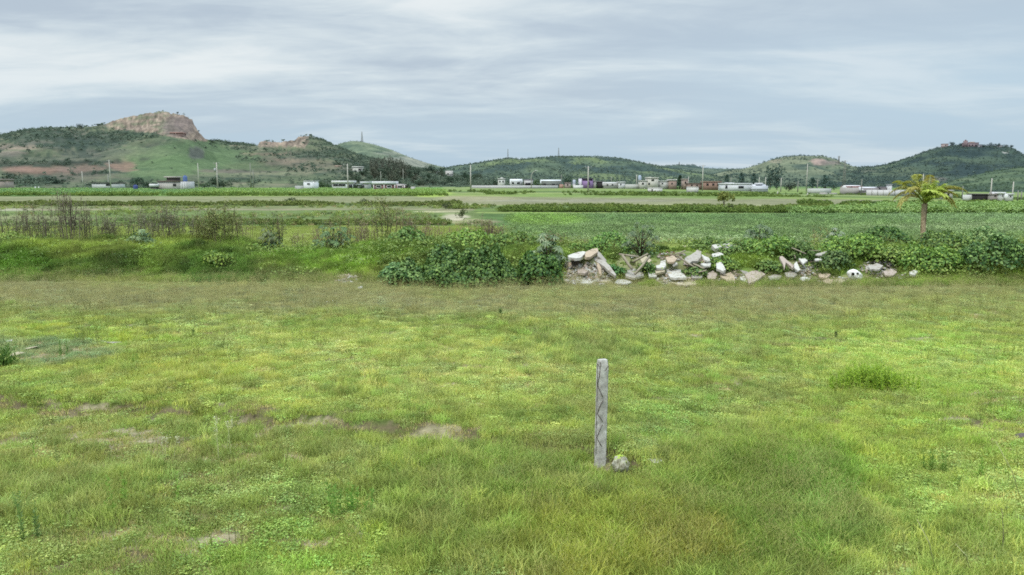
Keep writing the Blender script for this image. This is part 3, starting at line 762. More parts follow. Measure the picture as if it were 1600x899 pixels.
def mk_scrub(h, n, dens, smin, smax, c0, c1, name):
    x, y, z, px, py = h.sample(n, dens); k = len(x)
    t = rng.uniform(0, 1, (k, 1)); tint = desat(Vv(np.array(c0, float))*(1-t)+Vv(np.array(c1, float))*t, .15)*np.array((1.0, 1.0, 1.25))  # tint pushed towards blue, haze painted into the scrub colour
    scatter(name, np.stack([x, y, z-.25], 1), (smin+(smax-smin)*rng.uniform(0, 1, k)**2)*.36, rng.uniform(0, 6.28, k), rng.integers(0, 7, k), tint, scp, 'dark woody scrub scattered over the hillside', 'scrub')
mk_scrub(hA, 44000, dA, 1.6, 5.2, (74, 96, 74), (104, 124, 94), 'hill_scrub')
def dG(lo, hi, P=()):
    def f(x, y, px, py):
        n = fbm(x*.012, y*.012, 111, 4)
        return np.maximum(lo+hi*sm(n, .48, .6), pmask(px, py, P, n))
    return f
mk_scrub(hB, 4000, dG(.1, .3, [(520, 232, 20, 6, .5)]), 2, 5, (92, 114, 94), (116, 136, 110), 'hill_scrub')
mk_scrub(hC, 20000, dG(.15, .5, [(850, 282, 300, 6, .9)]), 2.5, 6, (76, 100, 88), (108, 130, 100), 'hill_scrub')
mk_scrub(hC2, 3000, dG(.2, .5, [(1060, 259, 30, 2, .9)]), 3, 6, (68, 94, 88), (92, 116, 98), 'hill_scrub')
mk_scrub(hD, 14000, dG(.05, .35, [(1240, 286, 120, 6, .9), (1150, 280, 60, 8, .8), (1340, 280, 60, 8, .9), (1165, 268, 30, 3, .6)]), 2, 5.5, (66, 90, 84), (96, 118, 92), 'hill_scrub')
mk_scrub(hE, 20000, dG(.35, .6, [(1370, 278, 60, 16, 1), (1420, 274, 60, 14, 1)]), 2, 5.5, (64, 90, 84), (94, 116, 92), 'hill_scrub')
mk_scrub(hF, 11000, dG(.25, .6), 1.2, 3.2, (60, 86, 68), (94, 120, 78), 'hill_scrub')
# ------------------------------------------------------------------ leafy plants of the bank
LEAF = mat_leaf('leaf', .28, .5, spec=.3)
LEAFG = mat_leaf('glaucous leaf', .2, .5, spec=.4)
STEM = mat_surf('stem bark', lin((112, 100, 80))/1.6, .3, 20, .9, .5, .004)
DRY = mat_surf('dry stalk', lin((124, 114, 98))/1.4, .3, 20, .9, .4, .004)
DRYR = mat_surf('reddish dry stalk', lin((146, 124, 108))/1.5, .3, 20, .9, .4, .004)
def pal(n, c0, c1, jit=.18):
    t = rng.uniform(0, 1, (n, 1))
    return Vv(np.array(c0, float)*(1-t)+np.array(c1, float)*t)*rng.uniform(1-jit, 1+jit, (n, 1))
DK, MD, LT = (46, 84, 38), (78, 118, 52), (128, 158, 78)
def mound_leaves(n, rx, ry, h, size, c0=DK, c1=LT, seed=0, lumps=.35, shell=.28):
    """leaves of a low sprawling plant over a lumpy dome; returns MB in local space"""
    mb = MB()
    x = rng.uniform(-1, 1, n*2); y = rng.uniform(-1, 1, n*2); k = x*x+y*y < 1; x, y = x[k][:n], y[k][:n]; n = len(x)
    def hh(x, y):
        r2 = x*x+y*y
        return h*np.sqrt(np.clip(1-r2, 0, 1))**.8*(1-lumps*.5+lumps*1.6*(fbm(x*rx*1.6+seed, y*ry*1.6, 7+seed, 4)-.3))
    z = hh(x, y); e = .02
    gx = (hh(x+e, y)-z)/(e*rx); gy = (hh(x, y+e)-z)/(e*ry)
    Nn = np.stack([-np.clip(gx, -2, 2), -np.clip(gy, -2, 2), np.ones(n)], 1); Nn /= np.linalg.norm(Nn, axis=1)[:, None]
    d = rng.uniform(0, 1, n)**1.6
    P = np.stack([x*rx, y*ry, z], 1)-Nn*(d*shell)[:, None]+unit(n)*.03
    P[:, 2] = np.maximum(P[:, 2], .01)
    A = unit(n); A -= Nn*(A*Nn).sum(1)[:, None]*.8; A[:, 2] -= .15
    L_ = size*rng.uniform(.5, 1.5, n)
    c = pal(n, c0, c1)*(1-.3*d)[:, None]  # leaves deeper inside coloured darker, painted shade within the plant
    mb.leaves(P, A, Nn+unit(n)*.45, L_, L_*.8, c)
    return mb, hh
def bush(name, label, px, pyb, wpx, hpx, n, size, c0=DK, c1=LT, Y=None, deep=.8, group=None, lumps=.5, mat=None, cat='bush'):
    if Y is None: X, Y, Z = hit(px, pyb)
    else: X = slope(px, pyb)[0]*Y; Z = gz(X, Y)
    m_px = FPX/Y
    rx = wpx/2/m_px; h = hpx/m_px
    Z -= .05
    t = thing(name, label, cat, (X, Y, Z), group)
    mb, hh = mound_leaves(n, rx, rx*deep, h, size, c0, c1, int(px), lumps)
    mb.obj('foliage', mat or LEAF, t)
    sb = MB()
    for k in range(9):
        a = rng.uniform(0, 6.28); r = rng.uniform(.2, .8)
        ex, ey = math.cos(a)*r*.95, math.sin(a)*r*.95
        zt = float(hh(np.array([ex]), np.array([ey]))[0])*.9
        sb.tube([(0.03*math.cos(a), .03*math.sin(a), -.05), (ex*rx*.4, ey*rx*deep*.4, zt*.55), (ex*rx, ey*rx*deep, zt)], [.012, .008, .004], 4)
    sb.obj('stem', STEM, t)
    return t
# the big mound of sprawling vine left of the rubble
def vine(name, label, px, py, wpx, hpx, n, size, **k): return bush(name, label, px, py, wpx, hpx, n, size, cat='vine', **k)
vine('vine_mound', 'broad dark green vine mound left of the rubble, widest of the mounds', 730, 447, 170, 66, 7000, .082, deep=.6, lumps=.8, c0=(44, 80, 36), c1=(120, 152, 76))
vine('vine_mound', 'lower vine mound tapering off left of the widest one', 650, 446, 110, 46, 3000, .08, deep=.6, lumps=.8, c0=(52, 90, 44), c1=(126, 156, 86))
vine('vine_mound', 'vines filling the dip between the widest mound and the star leaved shrub', 795, 447, 90, 48, 2600, .08, deep=.6, lumps=.8, c0=(46, 82, 38), c1=(116, 146, 70))
bush('leafy_bush', 'pale edged leafy bush at the left end of the vine mound', 618, 445, 56, 44, 1500, .09, c0=(50, 92, 52), c1=(128, 164, 100))
bush('leafy_bush', 'dense dark leafy bush touching the rubble on its left', 842, 446, 80, 58, 2400, .085, c0=(40, 78, 36), c1=(106, 142, 66))
bush('leafy_bush', 'light green leafy bush rising behind the vine mound', 735, 395, 110, 30, 1300, .10, Y=27.5, c0=(80, 120, 44), c1=(146, 176, 76))
bush('leafy_bush', 'low green bush on the crest above the left end of the vine mound', 640, 395, 90, 30, 1100, .10, Y=27.4, c0=(62, 104, 44), c1=(128, 158, 78))
bush('leafy_bush', 'bush behind the gap between the vine mound and the rubble', 800, 398, 90, 28, 1100, .09, Y=27, c0=(66, 104, 42), c1=(126, 150, 66))
# blue green castor-like shrub with large pale star leaves
def star_shrub(label, px, pyb, wpx, hpx, Y, nst=26, size=.24, c0=(64, 92, 58), c1=(136, 152, 122)):
    X = slope(px, pyb)[0]*Y; Z = gz(X, Y)-.03; m_px = FPX/Y; rx = wpx/2/m_px; h = hpx/m_px
    t = thing('broad_leaved_shrub', label, 'shrub', (X, Y, Z)); mb = MB(); sb = MB()
    for k in range(nst):
        d = unit(1)[0]; d[2] = abs(d[2]); r = rng.uniform(.55, 1)
        P = np.array([d[0]*rx*r, d[1]*rx*.8*r, h*(.25+.75*abs(d[2])*r)])
        sb.tube([(0, 0, 0), P*np.array([.35, .35, .6]), P], [.014, .01, .005], 4)
        n = 9; a = np.arange(n)/n*2*math.pi+rng.uniform(0, 6)
        nn = np.array([d[0]*.6, d[1]*.6-.4, 1.]); nn /= np.linalg.norm(nn)
        u = np.cross(nn, [0, 1, .3]); u /= np.linalg.norm(u); v = np.cross(nn, u)
        A = np.cos(a)[:, None]*u+np.sin(a)[:, None]*v; s_ = size*rng.uniform(.7, 1.2)
        mb.leaves(P+A*s_*.45-np.array([0, 0, .02]), A-nn*.3, np.tile(nn, (n, 1)), s_*rng.uniform(.7, 1.1, n), s_*.26, pal(n, c0, c1))
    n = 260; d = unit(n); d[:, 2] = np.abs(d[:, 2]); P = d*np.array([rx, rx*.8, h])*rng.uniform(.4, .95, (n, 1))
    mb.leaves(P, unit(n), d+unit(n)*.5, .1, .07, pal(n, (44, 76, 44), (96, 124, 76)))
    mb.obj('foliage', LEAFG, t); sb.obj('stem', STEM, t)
star_shrub('grey green shrub with pale star shaped leaves beside the rubble pile', 857, 444, 54, 70, 24.6, 32)
star_shrub('grey green shrub behind the gap in the left bank', 425, 412, 46, 50, 28.6, 18, .14, (66, 86, 52), (112, 126, 86))
star_shrub('dark green broad leaved shrub standing in the gap of the bank', 525, 405, 74, 52, 28.4, 30, .19, (46, 80, 42), (106, 136, 82))
star_shrub('bluish shrub between the propped beams and the broken slabs', 1000, 424, 70, 62, 26.2, 32, .15, (54, 78, 48), (108, 124, 94))
star_shrub('bluish grey shrub at the crop edge right of the white plaster', 1186, 396, 52, 46, 29, 26, .2, (60, 84, 56), (110, 130, 98))
star_shrub('small blue green plant with big leaves on the left bank', 222, 402, 46, 26, 27.5, 14, .22, (80, 112, 70), (130, 152, 108))
star_shrub('grey leaved shrub on the crest at the far right of the rubble', 1306, 398, 40, 34, 28.5, 18, .17, (70, 92, 70), (140, 150, 136))
B = [  # px, base, w, h, n, colours
    ('round green bush behind the propped beams', 955, 408, 90, 36, 1300, (58, 104, 42), (130, 166, 76), 27.6),
    ('low bush between the tan slab and the white plaster blocks', 1145, 402, 70, 24, 800, (62, 100, 44), (134, 158, 78), 26.6),
    ('bright green bush left of the leaning tan plate', 1130, 428, 60, 26, 700, (72, 108, 44), (134, 160, 70), 25.2),
    ('wide bright green bush above the pinkish slab', 1200, 414, 110, 34, 1700, (66, 108, 40), (140, 172, 74), 26.6),
    ('leafy bush right of the pinkish slab', 1204, 434, 58, 24, 700, (66, 100, 44), (124, 150, 68), 24.9),
    ('leafy green bush below the two long beams', 1330, 414, 110, 38, 1900, (64, 106, 40), (142, 174, 72), 26.4),
    ('dark bush beside the white lump with two holes', 1300, 432, 66, 34, 1000, (52, 84, 42), (110, 134, 72), 25.2),
    ('dark leafy bush left of the palm foot', 1384, 400, 90, 40, 1500, (44, 82, 38), (110, 144, 66), 28),
    ('reddish tipped bush in front of the crop left of the palm', 1376, 384, 56, 28, 700, (96, 92, 56), (130, 140, 84), 29.5),
    ('yellowish bush above the grey rubble on the right', 1390, 422, 80, 30, 1000, (78, 112, 44), (146, 168, 78), 25.8),
    ('bright green bush under the palm', 1452, 432, 110, 46, 2200, (62, 104, 40), (140, 172, 72), 25.2),
    ('dark bush behind the bright one under the palm', 1480, 412, 110, 44, 2000, (52, 88, 40), (122, 148, 66), 27),
    ('broad dark leafy bush at the right edge', 1556, 436, 130, 58, 3400, (42, 80, 38), (116, 150, 76), 25),
    ('bush cut by the right edge of the picture', 1650, 436, 120, 60, 2600, (44, 82, 38), (116, 148, 70), 25.4),
    ('pale leaved bush behind the right edge bushes', 1530, 400, 120, 32, 1800, (70, 108, 56), (146, 172, 108), 28.5),
    ('low green bush left of the two long beams', 1250, 424, 60, 34, 900, (58, 92, 44), (116, 142, 74), 26),
    ('bush rising behind the white plaster blocks', 1110, 390, 80, 22, 900, (66, 100, 44), (120, 148, 72), 28.6),
    ('small dark bush between the beams and the hexagonal slab', 1012, 436, 44, 26, 500, (52, 92, 42), (116, 146, 70), 24.6),
    ('green plant growing beside the leaning slab', 962, 433, 40, 22, 420, (48, 98, 48), (104, 150, 84), 24.4),
    ('bush on the crest behind the leaning white slab', 905, 398, 60, 20, 600, (66, 108, 44), (128, 160, 74), 27.6),
    ('tuft of weeds at the foot of the broken slabs', 1086, 434, 50, 24, 520, (54, 90, 42), (116, 142, 70), 24.5),
]
for lab, px, pb, w, h, n, c0, c1, Yb in B:
    bush('leafy_bush', lab, px, pb, w, h, int(n*1.15), .085, c0, c1, Y=Yb, group='bushes along the rubble bank')
BL = [('grassy green clump at the left end of the bank', 20, 408, 90, 24, 900, 27.6), ('dark clump on the slope of the left bank', 345, 432, 60, 34, 900, 25.2),
      ('low leafy clump crowning the left bank', 190, 398, 90, 14, 600, 27.6), ('green clump right of the tall leafy bush', 400, 412, 46, 18, 420, 27.5)]
for lab, px, pb, w, h, n, Yb in BL:
    bush('leafy_clump', lab, px, pb, w, h, n, .07, (76, 112, 40), (142, 166, 66), Y=Yb)

# ------------------------------------------------------------------ dry stalk shrubs
def stalks(label, px, pb, wpx, hpx, Y, n, leaf=0, mat=None, lc=((90, 104, 60), (130, 140, 90)), rad=.011, name='dry_shrub', group=None, bend=.12, twig=5, lsz=.07, cat='shrub'):
    X = slope(px, pb)[0]*Y; Z = gz(X, Y)-.05; k_ = FPX/Y; rx = wpx/2/k_; H_ = hpx/k_
    t = thing(name, label, cat, (X, Y, Z), group); sb = MB(); mb = MB(); pts = []
    n = int(n*1.9); leaf = int(leaf*2.6); twig += 2
    for i in range(n):
        bx, by = rng.normal(0, rx*.45), rng.normal(0, rx*.3); h = H_*rng.uniform(.45, 1.0)
        P = [(bx, by, 0)]; dx, dy = rng.normal(0, bend), rng.normal(0, bend)
        for s_ in range(1, 6):
            dx += rng.normal(0, bend*.5); dy += rng.normal(0, bend*.5)
            P.append((P[-1][0]+dx*h/5, P[-1][1]+dy*h/5, h*s_/5))
        P = np.array(P); sb.tube(P, np.linspace(rad, rad*.5, 6)*rng.uniform(.6, 1.4), 4)
        for q in range(twig):
            s_ = rng.uniform(.35, .98); b = P[0]*0+np.array([np.interp(s_*5, range(6), P[:, c]) for c in range(3)])
            d = unit(1)[0]; d[2] = abs(d[2])*.8+.35; l = h*rng.uniform(.08, .24)
            e = b+d*l; sb.tube([b, b+d*l*.5+np.array([0, 0, -.02]), e], [rad*.5, rad*.4, rad*.25], 3)
            pts.append(e); pts.append(b+d*l*.6)
    sb.obj('stem', mat or DRY, t)
    if leaf and pts:
        pts = np.array(pts); idx = rng.integers(0, len(pts), leaf)
        P = pts[idx]+rng.normal(0, .07, (leaf, 3)); A = unit(leaf); A[:, 2] -= .3
        mb.leaves(P, A, unit(leaf)+np.array([0, 0, .6]), lsz*rng.uniform(.6, 1.3, leaf), lsz*.55, pal(leaf, *lc)); mb.obj('foliage', LEAF, t)
    return t
g = 'dry stalk shrubs on the left bank'
DS = [(6, 60, 'dry stalk shrub at the left edge of the picture'), (34, 58, 'dry stalk shrub second from the left edge'), (62, 66, 'dry stalk shrub third from the left edge'), (88, 64, 'thin dry shrub left of the tallest bare stalks'),
      (158, 58, 'dry shrub right of the tallest bare stalks'), (178, 46, 'low dry shrub ending the left stalk row')]
for px, h, lab in DS:
    stalks(lab, px, 386, 56, h, 28.6+rng.uniform(-.3, .6), 9, 90, lc=((96, 104, 72), (134, 138, 104)), group=g)
stalks('tallest dry shrub with bare upright stalks on the left bank', 113, 386, 44, 84, 28.4, 13, 70, lc=((96, 104, 72), (134, 138, 104)), rad=.016, group=g, bend=.06)
stalks('tall bare stalks just right of the tallest dry shrub', 137, 386, 24, 78, 28.8, 6, 40, lc=((96, 104, 72), (134, 138, 104)), rad=.014, group=g, bend=.05)
for px, h, lab in [(222, 52, 'grey dry shrub above the small blue green plant'), (246, 56, 'grey dry shrub in the middle of the left bank'), (270, 56, 'grey dry shrub right of the middle of the left bank'), (294, 50, 'grey dry shrub next to the tall leafy bush')]:
    stalks(lab, px, 386, 54, h, 28.8+rng.uniform(-.3, .6), 10, 130, lc=((92, 100, 74), (128, 132, 104)), group=g)
stalks('tall leafy bush standing on the end of the left bank', 344, 398, 54, 68, 27.6, 15, 700, lc=((82, 100, 52), (140, 146, 86)), name='leafy_shrub', mat=STEM)
stalks('lower leafy bush left of the tall one on the left bank', 318, 394, 40, 46, 28, 10, 320, lc=((90, 104, 56), (140, 146, 90)), name='leafy_shrub', mat=STEM)
stalks('bare stemmed bush over the grey green shrub', 430, 400, 40, 62, 29, 9, 130, lc=((84, 96, 62), (120, 128, 90)), name='leafy_shrub', mat=STEM)
stalks('spindly dry shrub with forked stems in the gap', 497, 398, 40, 42, 29, 6, 30, mat=DRYR, lc=((120, 104, 70), (140, 130, 90)))
stalks('yellowish stalks behind the dark shrub in the gap', 545, 388, 50, 64, 30, 11, 200, mat=DRYR, lc=((116, 128, 64), (150, 150, 92)))
stalks('tall leafy stem rising highest left of the vine mound', 603, 388, 34, 78, 28.6, 7, 260, lc=((88, 104, 56), (140, 140, 88)), name='leafy_shrub', mat=STEM)
stalks('thin reddish stalks beside the tall leafy stem', 628, 388, 26, 62, 29, 6, 60, mat=DRYR, lc=((104, 104, 66), (140, 130, 96)))
stalks('dark twiggy bush in front of the pale track', 643, 376, 34, 40, 29.5, 10, 220, lc=((70, 84, 56), (108, 116, 84)))
for px, lab in [(664, 'leftmost of the reddish dry stalks before the pale track'), (682, 'reddish dry stalks second from the left before the pale track'), (700, 'reddish dry stalks in the middle before the pale track'), (718, 'reddish dry stalks right of the middle before the pale track'), (736, 'rightmost of the reddish dry stalks before the pale track')]:
    stalks(lab, px, 374, 26, 40, 29.5+rng.uniform(-.4, .4), 12, 16, mat=DRYR, lc=((140, 120, 100), (160, 140, 120)), group='reddish dry stalks', bend=.05, twig=2, rad=.008)
for px, h, lab in [(384, 44, 'thin dry stems just right of the tall leafy bush on the left bank'), (462, 40, 'thin dry stems left of the spindly forked shrub'), (520, 50, 'wispy dry stems behind the dark broad leaved shrub'), (570, 54, 'wispy dry stems right of the yellowish stalks'), (586, 46, 'thin dry stems left of the highest leafy stem'), (650, 44, 'wispy dry stems over the left part of the vine mound')]:
    stalks(lab, px, 388, 40, h, 29.2+rng.uniform(-.4, .4), 8, 60, mat=DRYR, lc=((110, 112, 76), (146, 142, 106)), rad=.008)
stalks('brown dry bush above the right part of the vine mound', 762, 376, 34, 44, 29, 11, 120, lc=((88, 88, 62), (124, 116, 90)), mat=DRYR)
stalks('brown dry bush at the corner of the crop field', 781, 378, 30, 42, 29.4, 10, 70, lc=((88, 88, 62), (124, 116, 90)), mat=DRYR)
stalks('brown seedy weed above the star leaved shrub', 860, 380, 44, 22, 28.4, 12, 160, lc=((96, 86, 66), (130, 112, 90)), mat=DRYR, rad=.006)
stalks('thin weeds in front of the crop above the long beams', 1290, 380, 60, 34, 29.6, 10, 160, lc=((110, 112, 56), (140, 140, 80)), rad=.007)

# ------------------------------------------------------------------ crops and rough field growth (uncountable)
def leafplant(n, h, r, sz, c0=(.7, .8, .7), c1=(1.25, 1.2, 1.25)):
    P = np.stack([rng.normal(0, r, n), rng.normal(0, r, n), h*rng.uniform(.3, 1, n)], 1)
    t = rng.uniform(0, 1, (n, 1)); A = unit(n); A[:, 2] *= .4
    return MB().leaves(P, A, unit(n)*.6+np.array([0, 0, 1.]), sz*rng.uniform(.7, 1.2, n), sz*.7, np.array(c0)*(1-t)+np.array(c1)*t)
CM = mat_leaf('crop leaf', .25, .6, inst=True, spec=.3)
bp = [leafplant(44, .34, .17, .09, (.82, .88, .82), (1.15, 1.12, 1.15)).mesh('bean plant', CM) for _ in range(4)]
y, x = [], []
for Yr in np.arange(38, 80, .75):
    k = int(Yr*1.05/.36); xr = np.linspace(-.05*Yr, 1.0*Yr, k)+rng.normal(0, .06, k); x.append(xr); y.append(np.full(k, Yr)+rng.normal(0, .10, k))
x = np.concatenate(x); y = np.concatenate(y); z = height(x, y); px, py = proj(x, y, z)
n1 = fbm(x*.05, y*.08, 120, 4)
k = (px > 792+(385-py)*(.3)+(n1-.5)*60) & (py > 337.5+(n1-.5)*2) & (py < 383)
x, y, z, px, py, n1 = x[k], y[k], z[k], px[k], py[k], n1[k]; n = len(x)
w = sm(n1, .42, .6)[:, None]; col = np.array((108, 134, 80), float)*(1-w)+np.array((128, 150, 104), float)*w
w = sm(y, 52, 66)[:, None]*.45; col = col*(1-w)+np.array((96, 132, 84), float)*w
lg = sm(sdf(px, py, 850, 346, 70, 10), 0, .5)[:, None]*.7; col = col*(1-lg)+np.array((122, 158, 62), float)*lg
scatter('bean_crop', np.stack([x, y, z], 1), rng.uniform(.65, 1.1, n)*(.8+.5*n1), rng.uniform(0, 6.28, n), rng.integers(0, 4, n), Vv(col*(.84+.26*sm(fbm(x*.9, y*.9, 122, 3), .25, .75))[:, None]*rng.uniform(.85, 1.15, (n, 1))), bp, 'dense leafy green crop in rows beyond the rubble bank', 'crop')
# rough weeds on the left fields
wp = [leafplant(34, .45, .28, .13).mesh('weed', CM) for _ in range(2)]+[rosette(blades(MB(), 50, .3, .2, .55, .02, .6, (.8, .8, .7), (1.2, 1.2, 1.1)), 10, .2, .1, .3, .08, (.8, .8, .8), (1.1, 1.1, 1.1)).mesh('weed', CM) for _ in range(2)]
x, y = spread(30000, 31, 128, .78); z = height(x, y); px, py = proj(x, y, z)
n1 = fbm(x*.12, y*.1, 130, 4); n2 = fbm(x*.02, y*.04, 131, 3)
dens = np.where(px < 770, .75*sm(n1, .42, .56)*sm(py, 320, 326)*(1-.93*sm(py, 352, 359)*(1-sm(py, 392, 400))), 0)
dens = np.where((px < 770) & (np.abs(py-351) < 3), .8, dens)
dens = np.where((px < 180) & (py > 355), .35*sm(n1, .4, .6), dens)
dens = np.where((px >= 770) & (py > 372), .45*sm(n1, .4, .55), dens)
dens = dens*(1-.9*(sdf(px, py, 712, 340, 34, 9) > .15))
k = rng.uniform(0, 1, len(x)) < dens; x, y, z, px, py, n1, n2 = (q[k] for q in (x, y, z, px, py, n1, n2)); n = len(x)
w = sm(n2, .4, .6)[:, None]; col = np.array((96, 118, 58), float)*(1-w)+np.array((120, 140, 68), float)*w
r = rng.uniform(0, 1, (n, 1)); col = np.where(r < .15, np.array((140, 132, 96), float), col); col = np.where((r > .15) & (r < .3), np.array((78, 98, 60), float), col)
scatter('field_weeds', np.stack([x, y, z], 1), rng.uniform(.35, .9, n), rng.uniform(0, 6.28, n), rng.integers(0, 4, n), Vv(col*rng.uniform(.8, 1.15, (n, 1))), wp, 'rough weeds and stubble in the left hand fields', 'weeds')
# mown field: thin low grass
x, y = spread(16000, 30, 62, .75); z = height(x, y); px, py = proj(x, y, z)
k = (px < 800) & (py > 354); x, y, z, px, py = (q[k] for q in (x, y, z, px, py)); n = len(x); n1 = fbm(x*.3, y*.3, 133, 4)
col = np.array((138, 154, 78), float)*(.8+.4*n1)[:, None]
scatter('mown_grass', np.stack([x, y, z], 1), rng.uniform(1.2, 2.4, n), rng.uniform(0, 6.28, n), rng.integers(0, 5, n), Vv(col), protos, 'short pale mown grass behind the bank', 'grass')
# hedge strips and far crop rows
def strip(name, label, cat, px0, px1, py0, py1, n, smin, smax, c0, c1, pr, gate=.0, sl=0):
    u = rng.uniform(px0, px1, n); v = rng.uniform(py0, py1, n)+sl*(u-px0)
    n1 = fbm(u*.02, v*.5, 140, 4); k = n1 > gate; u, v, n1 = u[k], v[k], n1[k]
    ysg = np.geomspace(28, 480, 900); out = []
    a = np.array([slope(p, 300)[0] for p in u])
    # solve the ground depth for each point
    b = np.array([slope(p, q)[1] for p, q in zip(u, v)])
    lo = np.full(len(u), 28.); hi = np.full(len(u), 480.)
    for _ in range(22):
        mi = .5*(lo+hi); below = CAMH+b*mi < height(a*mi, mi); hi = np.where(below, mi, hi); lo = np.where(below, lo, mi)
    Y = .5*(lo+hi); k = Y < 470; Y, a, n1 = Y[k], a[k], n1[k]; X = a*Y; Z = height(X, Y); n_ = len(X)
    t = rng.uniform(0, 1, (n_, 1))
    return np.stack([X, Y, Z], 1), rng.uniform(smin, smax, n_)*(.6+.8*n1), rng.uniform(0, 6.28, n_), rng.integers(0, len(pr), n_), Vv(np.array(c0, float)*(1-t)+np.array(c1, float)*t)
def strips(name, label, cat, lst, pr):
    r = [strip(name, label, cat, *a, pr=pr) if len(a) == 9 else strip(name, label, cat, *a[:9], pr=pr, gate=a[9], sl=a[10]) for a in lst]
    scatter(name, *[np.concatenate([q[i] for q in r]) for i in range(5)], pr, label, cat)
hp = [clump(80, .5, .8, lf=.36).mesh('hedge clump', SCM) for _ in range(4)]
strips('hedgerow', 'dark green overgrown strips between the fields', 'hedge', [
    (-100, 720, 318.5, 322, 3600, .3, .8, (88, 104, 56), (116, 130, 72), .34, 0), (700, 1480, 321, 327, 4200, .25, .6, (88, 108, 56), (118, 136, 70), .42, .002), (780, 1660, 330, 331.2, 1800, .4, .9, (82, 106, 52), (106, 130, 62), .3, 0.004),
    (700, 1500, 300, 301.5, 900, .6, 1.4, (84, 106, 58), (100, 122, 66), .42, .006), (760, 1300, 303.6, 304.6, 700, .6, 1.4, (88, 112, 58), (108, 130, 66), .45, .008),
    (-60, 700, 305.6, 306.6, 1100, .6, 1.3, (92, 118, 58), (116, 140, 66), .4, 0), (800, 1370, 291.5, 294, 2600, .8, 1.8, (88, 118, 66), (104, 132, 72), .2, .004),
    (1250, 1620, 319.5, 321, 900, .6, 1.2, (84, 108, 56), (106, 130, 62), .35, .004), (1440, 1640, 307.2, 308.4, 700, .7, 1.5, (78, 102, 62), (98, 120, 70), .2, .03),
    (200, 700, 349, 352, 900, .3, .6, (90, 108, 58), (112, 130, 66), .4, 0)], hp)
fp = [leafplant(22, .9, .35, .34).mesh('tall crop', CM) for _ in range(3)]
strips('green_crop', 'bright green maize strips in front of the far houses', 'crop', [
    (-120, 560, 296.5, 304, 7000, .6, 1.1, (98, 132, 74), (122, 150, 86)), (300, 696, 298, 305, 4500, .6, 1.1, (104, 136, 68), (128, 152, 78)), (-100, 330, 299, 303.5, 2400, .6, 1.1, (86, 128, 82), (108, 144, 92)),
    (1240, 1660, 332, 336, 1000, .5, .8, (104, 134, 74), (126, 152, 82), .3, 0), (1300, 1660, 328, 332, 1000, .5, .85, (104, 136, 74), (128, 154, 82), .36, 0), (1370, 1660, 323, 328, 1200, .5, .9, (104, 136, 74), (128, 156, 82), .36, 0)], fp)

# broad leaved weeds over the bank and between the slabs
x, y = spread(5200, 23.6, 31, .95); z = height(x, y); px, py = proj(x, y, z); n = len(x)
bare = np.zeros(n)
for q in RUBR: bare = np.maximum(bare, q[4]*sm(sdf(px, py, *q[:4]), 0, .25))
k = (rng.uniform(0, 1, n) < np.where(px < 600, .02, .12)+np.where(px < 420, .0, np.where(px < 600, .2, .75))*sm(fbm(x*.8, y*.8, 170, 3), .45, .62)) & (py < 441) & (rng.uniform(0, 1, n) > bare*.97); x, y, z, px, py = (q[k] for q in (x, y, z, px, py)); n = len(x)
t = rng.uniform(0, 1, (n, 1)); col = np.array((88, 114, 48), float)*(1-t)+np.array((126, 146, 68), float)*t
scatter('bank_weeds', np.stack([x, y, z], 1), rng.uniform(.35, .95, n), rng.uniform(0, 6.28, n), rng.integers(0, 2, n), Vv(col), wp, 'broad leaved weeds growing thickly over the earth bank', 'weeds')

# taller stray stems and dead straws standing out of the short turf
mp = []
for k in range(4):
    mb = MB()
    for j in range(3):
        b = rng.normal(0, .05, 2); h = rng.uniform(.16, .3); l = rng.normal(0, .04, 2); P = [(b[0], b[1], -.01), (b[0]+l[0]*.4, b[1]+l[1]*.4, h*.55), (b[0]+l[0], b[1]+l[1], h)]
        mb.tube(P, [.0028, .002, .0012], 3, c=(.9, .85, .7)); n = 9; u = rng.uniform(.25, 1, n); C_ = np.array(P[0])+(np.array(P[2])-np.array(P[0]))*u[:, None]
        A = unit(n)+np.array([0, 0, .6]); mb.leaves(C_+A*.015, A, unit(n), .04*rng.uniform(.6, 1.2, n), .011, np.array((1., 1.05, .9)))
    mp.append(mb.mesh('stray stem', CM))
for k in range(2):
    mb = MB()
    for j in range(5):
        b = rng.normal(0, .06, 2); a = rng.uniform(0, 6.28); l = rng.uniform(.08, .2); mb.tube([(b[0], b[1], .01), (b[0]+math.cos(a)*l*.5, b[1]+math.sin(a)*l*.5, rng.uniform(.03, .09)), (b[0]+math.cos(a)*l, b[1]+math.sin(a)*l, rng.uniform(.02, .12))], [.0025, .002, .0015], 3, c=(1.5, 1.35, 1.1))
    mp.append(mb.mesh('dead straw', CM))
x, y = spread(4200, 5, 21, .84); z = height(x, y); px, py = proj(x, y, z); q = fbm(x*.8, y*.8, 180, 4)
k = rng.uniform(0, 1, len(x)) < .1+.9*sm(q, .45, .62)*(1-.5*sm(px, 600, 900)*(1-sm(px, 1400, 1500))); x, y, z, px, py = (v[k] for v in (x, y, z, px, py)); n = len(x)
col = nearcol(x, y, px, py)*.9
scatter('stray_stems', np.stack([x, y, z], 1), rng.uniform(.5, 1.15, n), rng.uniform(0, 6.28, n), rng.integers(0, 6, n), Vv0(col), mp, 'thin stray weed stems and dead straws in the short turf', 'weeds')
